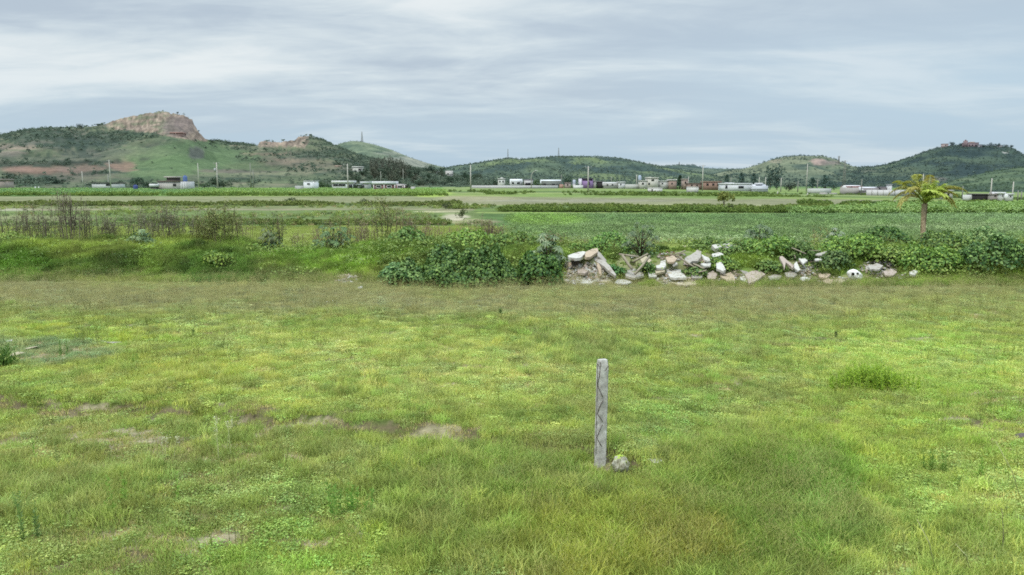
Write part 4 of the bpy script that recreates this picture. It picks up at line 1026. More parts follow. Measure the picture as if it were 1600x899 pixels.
# ------------------------------------------------------------------ broken concrete
import bmesh
def cmat(name, c, var=.16, moss=.0):
    return mat_surf(name, lin(c)/1.55, var, 9, .92, .5, .01, .15, spots=(6, tuple(lin((146, 134, 112))/1.5), .55))
CW = cmat('pale concrete', (222, 219, 208)); CG = cmat('grey concrete', (192, 186, 174)); CT = cmat('tan plaster', (208, 188, 162)); CP = cmat('pinkish concrete', (198, 182, 168))
CD = cmat('weathered beam', (176, 166, 144)); CB = cmat('brown rubble', (140, 108, 84)); CY = cmat('cream stone', (206, 194, 164)); CS = cmat('dark stone', (108, 100, 96))
def tri_fan(bm, pts): pass
def slab(label, pts, D0, gy, gx, thick, mat, name='concrete_slab', group=None, cat='slab', push=0.):
    pts = np.array(pts, float); cx, cy = pts.mean(0)
    P = []
    n = len(pts)
    for i in range(n):
        a, b = pts[i], pts[(i+1) % n]; k = max(1, int(np.hypot(*(b-a))/4))
        for j in range(k):
            q = a+(b-a)*j/k+(rng.normal(0, .35, 2) if j else 0)
            P.append(at(q[0], q[1], D0+push+gy*(cy-q[1])/10+gx*(q[0]-cx)/10))
    P = np.array(P); c0 = P.mean(0)
    u, s_, vt = np.linalg.svd(P-c0); nn = vt[2]
    if nn @ (np.array([0, 0, CAMH])-c0) < 0: nn = -nn
    base = np.array([c0[0], c0[1], P[:, 2].min()])
    F_ = P-base; Bk = F_-nn*thick
    bm = bmesh.new()
    vf = [bm.verts.new(v) for v in F_]; vb = [bm.verts.new(v) for v in Bk]
    m_ = len(vf)
    f = [bm.faces.new(vf), bm.faces.new(vb[::-1])]
    for i in range(m_): bm.faces.new((vf[(i+1) % m_], vf[i], vb[i], vb[(i+1) % m_]))
    bmesh.ops.recalc_face_normals(bm, faces=bm.faces)
    try: bmesh.ops.bevel(bm, geom=[e for e in bm.edges], offset=.006, segments=1, affect='EDGES')
    except Exception: pass
    bmesh.ops.triangulate(bm, faces=[q for q in bm.faces if len(q.verts) > 4])
    me = bpy.data.meshes.new(name); bm.to_mesh(me); bm.free(); me.materials.append(mat)
    o = obj(name, me, loc=tuple(base)); return tag(o, label, cat, group)
def beam(label, a, b, w, Da, Db, mat=CD, name='concrete_beam', group=None, cat='beam', sq=True):
    A = np.array(at(a[0], a[1], Da)); B_ = np.array(at(b[0], b[1], Db)); r = w/FPX*(Da+Db)/2*.5*.95
    k = 5; P = A+(B_-A)*np.linspace(0, 1, k)[:, None]+rng.normal(0, .004, (k, 3)); base = P[np.argmin(P[:, 2])].copy(); P = P-base
    mb = MB().tube(P, r*rng.uniform(.92, 1.08, k), 4 if sq else 7)
    return tag(mb.obj(name, mat, loc=tuple(base)), label, cat, group)
SL = [
 ('white slab topping the left rubble pile', [(887, 399.5), (893, 397), (903, 394), (911, 392.5), (915, 393.5), (913, 398), (907, 402.5), (900, 403.5), (889, 402)], 25.0, .9, .0, .10, CW),
 ('dark underside block below the white topping slab', [(892, 404), (906, 404), (905, 411), (898, 412.5), (894, 409)], 25.0, .3, 0, .15, CS),
 ('tan slab joined to the right of the white topping slab', [(915, 393.5), (925, 389), (934, 387.5), (935, 393), (929, 397), (922, 401.5), (917, 402), (914, 400)], 25.1, .7, .1, .10, CT),
 ('thin slab leaning behind the long diagonal slab', [(934, 392.5), (937, 394), (943, 401), (948, 407), (945.5, 409.5), (935, 401)], 25.2, .3, .2, .06, CG),
 ('long diagonal slab leaning down to the right of the left pile', [(926, 401.5), (932, 400), (940, 402), (947, 409), (955, 418), (963, 429), (961, 431), (952, 424), (944, 416), (936, 411), (929, 407)], 24.7, .5, .0, .10, CG),
 ('narrow slab standing upright under the long diagonal slab', [(932, 410), (936, 412), (939.5, 418), (940, 430), (937, 432), (934, 419)], 24.6, .2, 0, .07, CT),
 ('large white six sided slab lying in the middle of the rubble', [(1039, 415), (1053, 414.5), (1062, 419), (1070, 430), (1073, 433.5), (1066, 434), (1055, 434.5), (1047, 433), (1043, 427)], 24.9, 1.0, .0, .08, CW),
 ('white slab propped up steeply above the six sided slab', [(1070, 403), (1078, 399), (1087, 393), (1089, 390), (1096, 393), (1095, 402), (1090, 408), (1082, 408), (1077, 411.5), (1071, 408)], 25.5, .5, .05, .08, CG),
 ('narrow slab right of the steeply propped one', [(1096, 397), (1099, 399), (1108, 403), (1110, 407.5), (1101, 406)], 25.5, .6, .1, .06, CW),
 ('flat pale slab with a hole lying right of the propped one', [(1094, 412), (1105, 409), (1111, 411), (1110, 415), (1102, 415.5)], 25.2, 1.2, 0, .06, CW),
 ('squarish white slab upper left of the six sided slab', [(1025, 415), (1031, 413.5), (1032, 408), (1040, 406.5), (1041, 415), (1037, 418.5), (1026, 419)], 25.1, .6, 0, .08, CW),
 ('small cream slab under the squarish white one', [(1024, 423), (1038, 420.5), (1039, 424), (1025, 427)], 24.8, .5, 0, .08, CY),
 ('small pale slab behind the six sided slab', [(1050, 412), (1058, 410), (1059, 413), (1052, 415)], 25.3, .5, 0, .06, CW),
 ('white chunk slab standing alone left of the tan plate', [(1119, 411), (1126, 408.5), (1131, 415), (1134, 421.5), (1130, 424), (1120, 419.5)], 25.0, .5, 0, .09, CW),
 ('tan triangular plate at the foot of the bank', [(1125, 431), (1142, 425), (1148, 433), (1149, 442), (1138, 441)], 24.5, .9, 0, .05, CT),
 ('pinkish grey slab lying at the foot of the bank', [(1164, 429), (1175, 423.5), (1186, 422), (1196, 428.5), (1184, 437), (1170, 442.5), (1168, 436)], 24.5, 1.0, 0, .07, CP),
 ('small white slab against the left side of the pinkish slab', [(1156, 433), (1162, 431), (1171, 438), (1168, 441.5), (1158, 437.5)], 24.35, .7, 0, .06, CW),
 ('pale slab tilted down at the front of the left pile', [(960, 441), (968, 434), (976, 436), (988, 440.5), (980, 443), (966, 443)], 24.2, 1.2, 0, .05, CW),
 ('cream slab lying flat in the grass before the left pile', [(938, 443), (952, 442), (966, 443.5), (972, 447), (958, 451.5), (948, 447.5)], 23.9, 1.5, 0, .04, CY),
 ('thin cream strip in the grass right of the cream slab', [(972, 446), (984, 444.5), (993, 445), (992, 446.8), (976, 448)], 23.9, 1.5, 0, .04, CY),
 ('bent angular slab standing in the right rubble', [(1218, 401), (1222, 400), (1241, 415), (1238, 419), (1228, 410), (1226, 420.5), (1223, 411)], 25.1, .35, 0, .08, CP),
 ('white slab propped right of the bent angular slab', [(1241, 412), (1245, 408.5), (1251, 421), (1247, 423.5), (1241, 418)], 24.9, .4, 0, .06, CW),
 ('small pale slab above the white propped one', [(1248, 404), (1258, 404), (1262, 407), (1255, 412.5)], 25.3, .6, 0, .06, CW),
 ('grey flat slab stacked under the end of the upper long beam', [(1274, 397.5), (1282, 395), (1295, 392.5), (1296, 395.5), (1280, 399)], 26.0, 1.0, 0, .05, CG),
 ('small white slab below the grey stacked slab', [(1273, 404.5), (1283, 403.5), (1284, 406.5), (1274, 407)], 25.5, .6, 0, .05, CW),
 ('speckled white block in front of the right rubble', [(1250, 434), (1258, 432), (1266, 435), (1264, 439.5), (1253, 439.5)], 24.2, .4, 0, .12, CW),
 ('tan slab lying in front of the dark bush', [(1286, 438), (1295, 435), (1301, 438), (1300, 443.5), (1288, 443.5)], 24.2, .7, 0, .09, CT),
 ('cream rounded slab right of the tan one', [(1302, 438), (1314, 435), (1320, 439), (1318, 443.5), (1303, 443.5)], 24.2, .6, 0, .09, CY),
 ('white slab under the palm beside the bright bush', [(1421, 424.5), (1428, 422), (1434, 424), (1430, 429.5), (1422, 428)], 24.6, .6, 0, .07, CW),
 ('left white plaster block of the row high on the bank', [(1112, 383), (1119, 381.5), (1127, 381.5), (1128, 386), (1122, 390), (1117, 388)], 26.9, .3, 0, .15, CW),
 ('right white plaster block of the row high on the bank', [(1129, 381.5), (1138, 380), (1148, 379), (1150, 385), (1147, 388.5), (1139, 388), (1130, 386)], 26.9, .3, 0, .18, CW),
]
for lab, pts, D0, gy, gx, th, mt in SL: slab(lab, pts, D0, gy, gx, th, mt, push=-.45)
SL2 = [
 ('broad pale slab lying under the V of propped beams', [(975, 424), (990, 420), (1003, 423), (1006, 430), (992, 434), (978, 431)], 24.6, .9, 0, .08, CG),
 ('pale slab standing behind the inner beam', [(1000, 404), (1010, 400), (1018, 406), (1016, 414), (1004, 414)], 25.3, .3, 0, .07, CY),
 ('white slab leaning left of the six sided slab', [(1012, 424), (1022, 419), (1028, 424), (1026, 432), (1015, 433)], 24.7, .5, 0, .07, CW),
 ('tan slab between the thin beam and the squarish white slab', [(1040, 402), (1052, 399), (1058, 404), (1054, 409), (1043, 409)], 25.4, .8, 0, .07, CT),
 ('long pale slab below the six sided slab', [(1046, 437), (1064, 436), (1086, 439), (1092, 444), (1070, 446), (1050, 443)], 24.1, 1.4, 0, .06, CY),
 ('grey slab wedged right of the six sided slab', [(1078, 424), (1090, 420), (1100, 427), (1096, 434), (1082, 434)], 24.7, .6, 0, .08, CG),
 ('pale slab tipped over left of the tan triangular plate', [(1104, 428), (1114, 423), (1121, 428), (1118, 436), (1107, 436)], 24.6, .5, 0, .07, CP),
 ('white slab high between the plaster blocks and the standing chunk', [(1112, 397), (1124, 394), (1132, 398), (1126, 403), (1115, 402)], 26.0, .7, 0, .08, CW),
 ('cream slab at the lower right corner of the left pile', [(938, 434), (950, 430), (958, 435), (952, 441), (940, 441)], 24.3, .8, 0, .07, CY),
 ('pinkish slab half way down the left pile', [(902, 419), (916, 415), (922, 421), (914, 427), (903, 426)], 24.5, .6, 0, .08, CP),
 ('pale slab at the bottom of the left pile', [(905, 436), (922, 432), (932, 437), (924, 443), (908, 443)], 24.1, .9, 0, .08, CW),
 ('flat pale slab between the pinkish slab and the right rubble', [(1200, 432), (1212, 428), (1222, 431), (1216, 437), (1203, 437)], 24.5, 1.0, 0, .06, CG),
 ('grey slab at the bottom of the right rubble', [(1226, 426), (1238, 424), (1246, 428), (1240, 433), (1229, 432)], 24.6, .7, 0, .07, CG),
 ('tan slab behind the two lying rounded slabs', [(1278, 428), (1290, 424), (1298, 429), (1292, 434), (1281, 433)], 24.8, .7, 0, .07, CT),
 ('pale slab in the low rubble patch near the palm', [(1356, 416), (1370, 411), (1380, 415), (1374, 421), (1360, 421)], 25.0, .7, 0, .07, CG),
 ('second pale slab in the low rubble patch near the palm', [(1380, 424), (1392, 420), (1402, 425), (1396, 430), (1383, 430)], 24.7, .7, 0, .06, CP),
]
for lab, pts, D0, gy, gx, th, mt in SL2: slab(lab, pts, D0, gy, gx, th, mt, push=-.3)
BM_ = [
 ('top horizontal beam of the propped beams', (967, 397.5), (998, 401.5), 3.4, 24.9, 24.9), ('left beam of the propped beams sloping down to the right', (972, 399.5), (988, 421), 4.6, 24.6, 24.3),
 ('short inner beam of the propped beams', (990, 409), (1012.5, 397), 3.4, 24.8, 24.7), ('right long beam of the propped beams leaning in a V', (992, 429), (1015.5, 400), 4.0, 24.2, 24.8),
 ('thin beam pointing up right of the squarish slab', (1055, 397.5), (1071, 392), 2.6, 25.0, 25.3), ('long thin beam sloping down behind the six sided slab', (1055, 398), (1087, 419), 3.2, 25.2, 24.8),
 ('small beam lying low right of the six sided slab', (1091, 425.5), (1104, 423), 2.6, 24.6, 24.6), ('pinkish beam lying under the flat slab with a hole', (1083, 412.5), (1100, 420), 3.6, 25.1, 24.8),
 ('upper long thin beam on the right bank', (1237, 387), (1259, 397), 2.2, 26.2, 26.0), ('pale pole lying level right of the upper beam', (1259, 391), (1281, 392.5), 1.4, 26.2, 26.2),
 ('thin pale stick standing over the right rubble', (1241.5, 399), (1242.5, 404), 2, 25.3, 25.3), ('white broken post lying in the vine mound', (778, 401), (786.5, 412), 2.6, 24.6, 24.4),
]
for lab, a, b, w, Da, Db in BM_: beam(lab, a, b, w, Da-.45, Db-.45)
# rubble chunks
def rock_mesh(name, mat, n=12, flat=.75, sub=False):
    bm = bmesh.new()
    for p in unit(n)*rng.uniform(.75, 1.05, (n, 1)): bm.verts.new((p[0], p[1]*.85, p[2]*flat))
    r = bmesh.ops.convex_hull(bm, input=bm.verts)
    bmesh.ops.delete(bm, geom=[v for v in bm.verts if not v.link_faces], context='VERTS')
    bmesh.ops.bevel(bm, geom=list(bm.edges), offset=.07, segments=1, affect='EDGES')
    me = bpy.data.meshes.new(name); bm.to_mesh(me); bm.free(); me.materials.append(mat); return me
RK = {k: [rock_mesh('rubble_chunk', m_) for _ in range(3)] for k, m_ in dict(w=CW, g=CG, t=CT, p=CP, y=CY, b=CB, s=CS).items()}
def chunk(px, py, r, k, label, group, name='rubble_chunk', lift=0, cat='rubble', Y=None):
    X, Y, Z = hit(px, py) if Y is None else (slope(px, py)[0]*Y, Y, at(px, py, Y)[2])
    o = obj(name, RK[k][int(rng.integers(0, 3))]); rr = 1.45*r/FPX*Y
    o.location = (X, Y, Z+rr*.25+lift); o.scale = (rr*rng.uniform(.9, 1.45), rr*rng.uniform(.8, 1.2), rr*rng.uniform(.4, .75))
    o.rotation_euler = tuple(rng.uniform(-1, 1, 3)*np.array([.6, .6, 3.1])); return tag(o, label, cat, group)
def heap(label, group, cx, cy, rx, ry, n, rmin, rmax, ks):
    for i in range(n):
        a = rng.uniform(0, 6.28); q = math.sqrt(rng.uniform(0, 1))
        chunk(cx+rx*q*math.cos(a), cy+ry*q*math.sin(a), rng.uniform(rmin, rmax), ks[int(rng.integers(0, len(ks)))], label, group)
heap('broken concrete chunk in the left rubble pile', 'chunks of the left rubble pile', 918, 430, 26, 14, 75, 1.3, 3.6, 'wgwpywgw')
heap('pale block in the left rubble pile', 'blocks of the left rubble pile', 922, 424, 22, 12, 14, 3.0, 4.6, 'wgtp')
heap('pale chunk of rubble under the six sided slab', 'chunks under the six sided slab', 1060, 440, 30, 6, 42, 1.4, 4.2, 'wgtyyw')
heap('brown crumbled chunk behind the squarish white slab', 'brown crumbled chunks', 1044, 399, 13, 4, 16, 1.4, 3.2, 'bbt')
heap('chunk of rubble right of the bent angular slab', 'chunks of the right rubble', 1264, 420, 13, 8, 20, 1.3, 3.6, 'wgtp')
heap('chunk scattered around the propped slabs', 'chunks around the propped slabs', 1095, 412, 18, 8, 16, 1.3, 3.2, 'wgpt')
heap('grey chunk in the low rubble patch near the palm', 'grey chunks near the palm', 1372, 417, 20, 8, 26, 1.2, 3.2, 'gsgwp')
heap('white crumb of plaster beside the plaster blocks', 'plaster crumbs high on the bank', 1140, 391, 22, 4, 16, 1.2, 2.8, 'wwg')
heap('pale chunk at the foot of the bank under the palm', 'chunks at the foot of the bank on the right', 1385, 433, 40, 5, 14, 1.2, 2.6, 'gwt')
heap('tan crumb between the white standing chunk and the tan plate', 'tan crumbs', 1150, 424, 16, 6, 10, 1.2, 3, 'tty')
heap('pale stone in the small stone heap left of the vine mound', 'stones left of the vine mound', 541, 437, 14, 5, 12, 1.6, 4.2, 'wgyw')
for px, py, r, k, lab in [(889, 417, 5.5, 't', 'tan block at the left edge of the rubble pile'), (893, 409, 4.5, 'g', 'grey block under the topping slab'), (884, 440, 4.2, 'w', 'white rounded block at the lower left of the rubble pile'),
        (890, 427, 5.5, 'y', 'cream block halfway down the left edge of the pile'), (1000, 429, 3.4, 'y', 'cream block at the foot of the V of beams'), (1007, 428, 3.2, 't', 'tan block right of the foot of the V of beams'),
        (987, 406, 3, 'w', 'white chunk held between the propped beams'), (1069.5, 387, 3.8, 'y', 'cream block perched above the thin beam'), (1026, 434, 2.8, 'w', 'white stone left of the heap under the six sided slab'), (1029, 439, 3, 'y', 'cream stone left of the heap under the six sided slab'),
        (510, 474, 2.8, 'w', 'left one of the white stones lying in the meadow'), (520, 472.5, 2.6, 'w', 'right one of the white stones lying in the meadow'), (562, 452, 4.2, 'w', 'flat white stone in the grass below the small stone heap'), (430, 442, 2.6, 'y', 'small stone at the foot of the left bank'),
        (114, 393, 3.4, 'w', 'white stone on top of the left bank'), (604, 448, 2, 'w', 'tiny white stone at the left foot of the vine mound'), (1256, 576, 3.2, 'w', 'small white stone left of the bright green weed clump'), (1291, 575, 3.6, 'w', 'white stone nearest the bright green weed clump'),
        (1476, 441, 2.5, 't', 'small tan stone in the grass at the right'), (1218, 452, 2.4, 'w', 'white crumb in the meadow before the right rubble'), (1113, 441, 2, 'w', 'white pebble in the grass between heap and plates'), (180, 428, 1.8, 'w', 'white speck on the slope of the left bank')]:
    chunk(px, py, r, k, lab, None, name='stone', cat='stone')
for px, py, r, k, lab in [(1371, 603, 6, 's', 'dark stone at the foot of the bright green weed clump'), (1380, 599, 4.5, 'w', 'white stone on top of the dark one by the weed clump'), (1367, 598, 4, 'p', 'pinkish stone left of the dark one by the weed clump'), (1388, 606, 4, 'y', 'cream stone right of the dark one by the weed clump'), (1352, 604, 5, 'g', 'grey stone under the middle of the weed clump'), (1348, 612, 4, 'y', 'mossy pale stone in front of the weed clump'),
        (1594, 684, 9, 's', 'dark rock at the right edge of the meadow'), (1592, 644, 4, 't', 'tan stone at the right edge of the meadow'), (1026, 724, 9, 'w', 'flat pale pebble right of the mossy stone'),
        (52, 547, 9, 'y', 'flat cream stone in the weedy patch at the left edge'), (28, 556, 9, 'y', 'largest flat stone in the weedy patch at the left edge'), (100, 562, 6, 'y', 'small flat stone in the weedy patch'), (178, 538, 8, 'g', 'flat grey stone at the right end of the weedy patch'), (14, 536, 5, 'w', 'white stone behind the dark tuft at the left edge')]:
    o = chunk(px, py, r, k, lab, None, name='stone', cat='stone')
    if 'flat' in lab: o.scale = (o.scale[0]*1.0, o.scale[1]*1.1, o.scale[2]*.3); o.rotation_euler = (0, 0, o.rotation_euler[2])
for i in range(46):
    zc_ = [(918, 428, 24, 12), (1060, 425, 34, 14), (1098, 412, 16, 8), (1150, 434, 40, 8), (1256, 417, 26, 12), (1376, 424, 26, 9), (1000, 424, 22, 10), (1136, 388, 20, 4)][i % 8]
    a = rng.uniform(0, 6.28); q = math.sqrt(rng.uniform(0, 1)); o = chunk(zc_[0]+zc_[2]*q*math.cos(a), zc_[1]+zc_[3]*q*math.sin(a), rng.uniform(3.2, 5.6), 'wwgtpyw'[int(rng.integers(0, 7))], 'small broken slab piece lying jumbled among the larger slabs', 'small slab pieces of the rubble', name='slab_fragment')
    o.scale = (o.scale[0]*rng.uniform(.9, 1.5), o.scale[1], o.scale[2]*.3); o.rotation_euler = (rng.uniform(.1, 1.0), rng.uniform(-.6, .6), rng.uniform(0, 6.28)); o.location.z += .05
# fine debris between the slabs: crumbs nobody could count
def debris():
    mb = MB()
    proto = []
    for k in range(5):
        bm = bmesh.new()
        for p in unit(8): bm.verts.new(p)
        bmesh.ops.convex_hull(bm, input=bm.verts); bmesh.ops.delete(bm, geom=[v for v in bm.verts if not v.link_faces], context='VERTS'); bm.verts.ensure_lookup_table(); bm.verts.index_update()
        proto.append((np.array([v.co[:] for v in bm.verts]), np.array([[v.index for v in f.verts] for f in bm.faces]))); bm.free()
    Z_ = [(920, 431, 34, 18, 520, 1.0), (922, 440, 40, 8, 260, 1.1), (1060, 439, 42, 9, 330, 1.0), (1050, 402, 22, 8, 90, .9), (1095, 413, 26, 10, 160, .9), (1262, 420, 24, 14, 220, 1.0), (1135, 391, 30, 5, 120, .8), (1372, 420, 30, 12, 220, .9), (1150, 437, 44, 7, 130, .9), (1300, 441, 50, 6, 130, .9), (990, 430, 40, 8, 110, .9), (1200, 440, 60, 6, 60, .7), (1400, 436, 60, 6, 90, .7), (541, 438, 18, 7, 90, .9), (890, 428, 12, 18, 130, 1.1)]
    pc = [(214, 210, 200), (190, 182, 168), (204, 184, 156), (198, 178, 164), (184, 170, 150), (222, 220, 214)]
    for cx, cy, rx, ry, n, k in Z_:
        for i in range(n):
            a = rng.uniform(0, 6.28); q = math.sqrt(rng.uniform(0, 1)); X, Y, Z = hit(cx+rx*q*math.cos(a), cy+ry*q*math.sin(a), 22.5, 30)
            V, T = proto[int(rng.integers(0, 5))]; r = .018+.062*rng.uniform(0, 1)**2.0; c = pc[int(rng.integers(0, 6))]
            mb.add(V*r*k*np.array([rng.uniform(.8, 1.5), rng.uniform(.8, 1.3), rng.uniform(.5, 1)])+np.array([X, Y, Z+r*.3+.02]), (), T, lin(c)/1.55*rng.uniform(.7, 1.1))
    tag(mb.obj('rubble_debris', mat_col('debris', .95, 20, .3)), 'fine crumbs of concrete and plaster strewn between the slabs', 'debris', kind='stuff')
debris()
# white lump with two dark balls coloured as the shade inside its holes
def lump():
    X, Y, Z = hit(1333, 441); Y -= .1; t = thing('plastic_container', 'white crumpled container with two dark holes lying in the rubble', 'container', (X, Y, Z))
    s_ = Y/FPX; bm = bmesh.new(); bmesh.ops.create_icosphere(bm, subdivisions=4, radius=1)
    for v in bm.verts:
        p = np.array(v.co); k = 1+.22*(float(fbm(p[0]*2+3, p[1]*2+p[2]*3, 150, 3))-.5)*2
        x = p[0]*11*s_*k; z = (p[2]*10.5*s_*k); x += -z*.35 if z > 0 else z*-.25
        v.co = (x, p[1]*8*s_*k, z+10*s_)
    me = bpy.data.meshes.new('shell'); bm.to_mesh(me); bm.free()
    for p in me.polygons: p.use_smooth = True
    me.materials.append(mat_surf('white plastic', lin((232, 230, 224))/1.15, .12, 8, .5, .5, .02, .4)); obj('shell', me, t)
    dk = mat_surf('painted hole shade', (.012, .011, .01), .3, 8, .9)
    for dx, dz, r in ((-6.5, 13.5, 2.3), (.5, 14, 2.0)):
        bm = bmesh.new(); bmesh.ops.create_icosphere(bm, subdivisions=2, radius=r*s_); me = bpy.data.meshes.new('hole'); bm.to_mesh(me); bm.free(); me.materials.append(dk)
        obj('hole', me, t, (dx*s_, -7.2*s_, dz*s_))
lump()

# ------------------------------------------------------------------ concrete fence post with wire, mossy stone
def post():
    X, Y, Z = hit(937.5, 728); t = thing('fence_post', 'weathered concrete fence post with rusty wire wound round it', 'fence post', (X, Y, Z)); k = Y/FPX
    zt = at(941, 562, Y)[2]-Z; w = 16.5*k; a = R(20)
    tx = at(941.5, 562, Y)[0]-X
    bm = bmesh.new(); V = []
    nseg = 24
    for i in range(nseg+1):
        f = i/nseg; z = -.15+(zt+.15)*f; ww = w*.5*(1.0 if i < nseg else .8); sc_ = 1 if i < nseg-1 else (.99 if i < nseg else 1)
        ring = []
        c = .26
        for sx, sy in ((-1, -1+c), (-1+c, -1), (1-c, -1), (1, -1+c), (1, 1-c), (1-c, 1), (-1+c, 1), (-1, 1-c)):
            j = 1+rng.normal(0, .03); x, y = sx*ww*j, sy*ww*.8*j
            ring.append(bm.verts.new((x*math.cos(a)-y*math.sin(a)+tx*f, x*math.sin(a)+y*math.cos(a), z-(0.012 if i == nseg and False else 0))))
        V.append(ring)
    for i in range(nseg):
        for q in range(8): bm.faces.new((V[i][q], V[i][(q+1) % 8], V[i+1][(q+1) % 8], V[i+1][q]))
    bm.faces.new(V[-1]); bmesh.ops.recalc_face_normals(bm, faces=bm.faces)
    me = bpy.data.meshes.new('shaft'); bm.to_mesh(me); bm.free()
    m, nt, N, L = newmat('weathered post concrete'); v = objco(nt)
    n1 = noise(nt, 14, 8, .7, v); n2 = noise(nt, 5, 5, .6, vmul(nt, v, (1, 1, .35))); n3 = noise(nt, 160, 3, .6, v)
    c = ramp(nt, n1, [(.3, tuple(lin((140, 136, 128)))), (.5, tuple(lin((182, 179, 170)))), (.7, tuple(lin((216, 214, 206))))])
    c = mixc(nt, c, ramp(nt, n2, [(.3, (.6, .58, .55)), (.5, (1, 1, 1))]), .6); c = mixc(nt, c, ramp(nt, n3, [(.35, (.6, .6, .6)), (.6, (1.1, 1.1, 1.1))]), .8)
    out_(nt, bsdf(nt, c, .92, n3, .5, .003, .15)); me.materials.append(m); obj('shaft', me, t)
    wm = mat_surf('rusty wire', lin((64, 50, 42)), .4, 60, .8)
    def W_(pts, r=.0035, off=.0):
        P = []
        for p in pts:
            f = (722-p[1])/160.; q = np.array(at(p[0], p[1], Y-w*.5*.8-.012-off)); P.append(q-np.array([X, Y, Z]))
        return P
    wires = [[(933.5, 566), (938, 566.5), (939, 571), (937.5, 579), (936, 572), (933.5, 568)], [(937.5, 579), (936, 590), (933.5, 603), (938, 612), (942, 621)], [(942.5, 626), (937, 636), (933, 647), (937, 652), (942, 659)],
             [(941.5, 664), (937, 673), (932.5, 684), (936, 691), (940.5, 698)], [(933.3, 604), (932.5, 630), (932, 648), (931.6, 668), (931.5, 686), (931, 712)], [(945, 580), (948, 576), (952, 571.5)], [(933.5, 568), (933.6, 585), (933.3, 604)]]
    for p in wires: MB().tube(W_(p), .0034, 5).obj('wire', wm, t)
post()
def mossy():
    X, Y, Z = hit(969.5, 737); Z -= .02; k = Y/FPX; bm = bmesh.new(); bmesh.ops.create_icosphere(bm, subdivisions=4, radius=1)
    for v in bm.verts:
        p = np.array(v.co); q = 1+.5*(float(fbm(p[0]*1.6+3, p[1]*1.6+p[2]*2.1, 160, 4))-.5)+.12*(float(fbm(p[0]*6, p[1]*5+p[2]*6, 161, 3))-.5)
        v.co = (p[0]*14.5*k*q, p[1]*12*k*q, p[2]*16*k*q+15*k)
    me = bpy.data.meshes.new('mossy_stone'); bm.to_mesh(me); bm.free()
    for p in me.polygons: p.use_smooth = True
    m, nt, N, L = newmat('mossy stone'); v = objco(nt); n1 = noise(nt, 22, 8, .75, v)
    c = ramp(nt, n1, [(.32, tuple(lin((84, 78, 62)))), (.46, tuple(lin((150, 146, 124)))), (.6, tuple(lin((184, 182, 168))))])
    g_ = N.new('ShaderNodeNewGeometry'); s_ = N.new('ShaderNodeSeparateXYZ'); L.new(g_.outputs['Normal'], s_.inputs[0])
    ad = N.new('ShaderNodeMath'); L.new(s_.outputs[2], ad.inputs[0]); L.new(n1, ad.inputs[1])
    f = ramp(nt, ad.outputs[0], [(0, (0, 0, 0)), (1, (0, 0, 0))]); mrn = N.new('ShaderNodeMapRange'); L.new(ad.outputs[0], mrn.inputs[0]); mrn.inputs[1].default_value = 1.15; mrn.inputs[2].default_value = 1.35
    c = mixc(nt, c, tuple(lin((150, 172, 70))), mrn.outputs[0], 'MIX')
    out_(nt, bsdf(nt, c, .95, n1, .6, .01, .1)); me.materials.append(m)
    tag(obj('mossy_stone', me, loc=(X, Y, Z)), 'rounded pale stone with a green mossy top beside the fence post', 'stone')
mossy()

# ------------------------------------------------------------------ weeds one can tell apart in the meadow
WL = mat_leaf('fresh weed', .35, .55)
def weed(label, px, pb, hpx, nst, wpx, c0=(104, 146, 52), c1=(140, 178, 72), leaf=.05, nl=34, name='tall_weed', group=None, rad=.0035, head=None, stm=None, bare=0.):
    X, Y, Z = hit(px, pb); k = Y/FPX; t = thing(name, label, 'weed', (X, Y, Z), group); sb = MB(); mb = MB()
    for i in range(nst):
        bx, by = rng.normal(0, wpx*k*.35, 2)*(nst > 1)*(np.array([1.0, .45]) if nst > 100 else 1); h = hpx*k*rng.uniform(.7, 1.05)*(rng.uniform(.5, 1.0)*math.exp(-(bx/(wpx*k))**2*.6) if nst > 100 else 1); ln = rng.normal(0, .07, 2)
        P = np.array([(bx+ln[0]*h*s_*s_, by+ln[1]*h*s_*s_, h*s_) for s_ in np.linspace(0, 1, 6)]); sb.tube(P, np.linspace(rad, rad*.5, 6), 4)
        u = rng.uniform(bare, 1, nl); C_ = np.stack([np.interp(u, np.linspace(0, 1, 6), P[:, c]) for c in range(3)], 1)
        A = unit(nl); A[:, 2] = np.abs(A[:, 2])*.8+.3; A /= np.linalg.norm(A, axis=1)[:, None]; ll = leaf*(1.15-.5*u)*rng.uniform(.7, 1.2, nl)
        mb.leaves(C_+A*ll[:, None]*.5, A, unit(nl)+np.array([0, 0, .5]), ll, ll*.26, pal(nl, c0, c1))
        if head:
            n = 22; C_ = P[-1]+rng.normal(0, .012, (n, 3))*np.array([1, 1, 2.2]); mb.leaves(C_, unit(n)+np.array([0, 0, .7]), unit(n), .03, .01, pal(n, *head))
    sb.obj('stem', stm or WSTEM, t); mb.obj('foliage', WL, t); return t
WSTEM = mat_surf('green stem', lin((106, 132, 62))/.8, .2, 20, .8)
weed('broad clump of bright green upright weeds over dark stones', 1356, 606, 44, 210, 76, (126, 164, 44), (166, 194, 64), leaf=.055, nl=46, name='weed_clump', rad=.003)
PAL_ = mat_surf('straw stem', lin((176, 176, 130))/.9, .2, 20, .8)
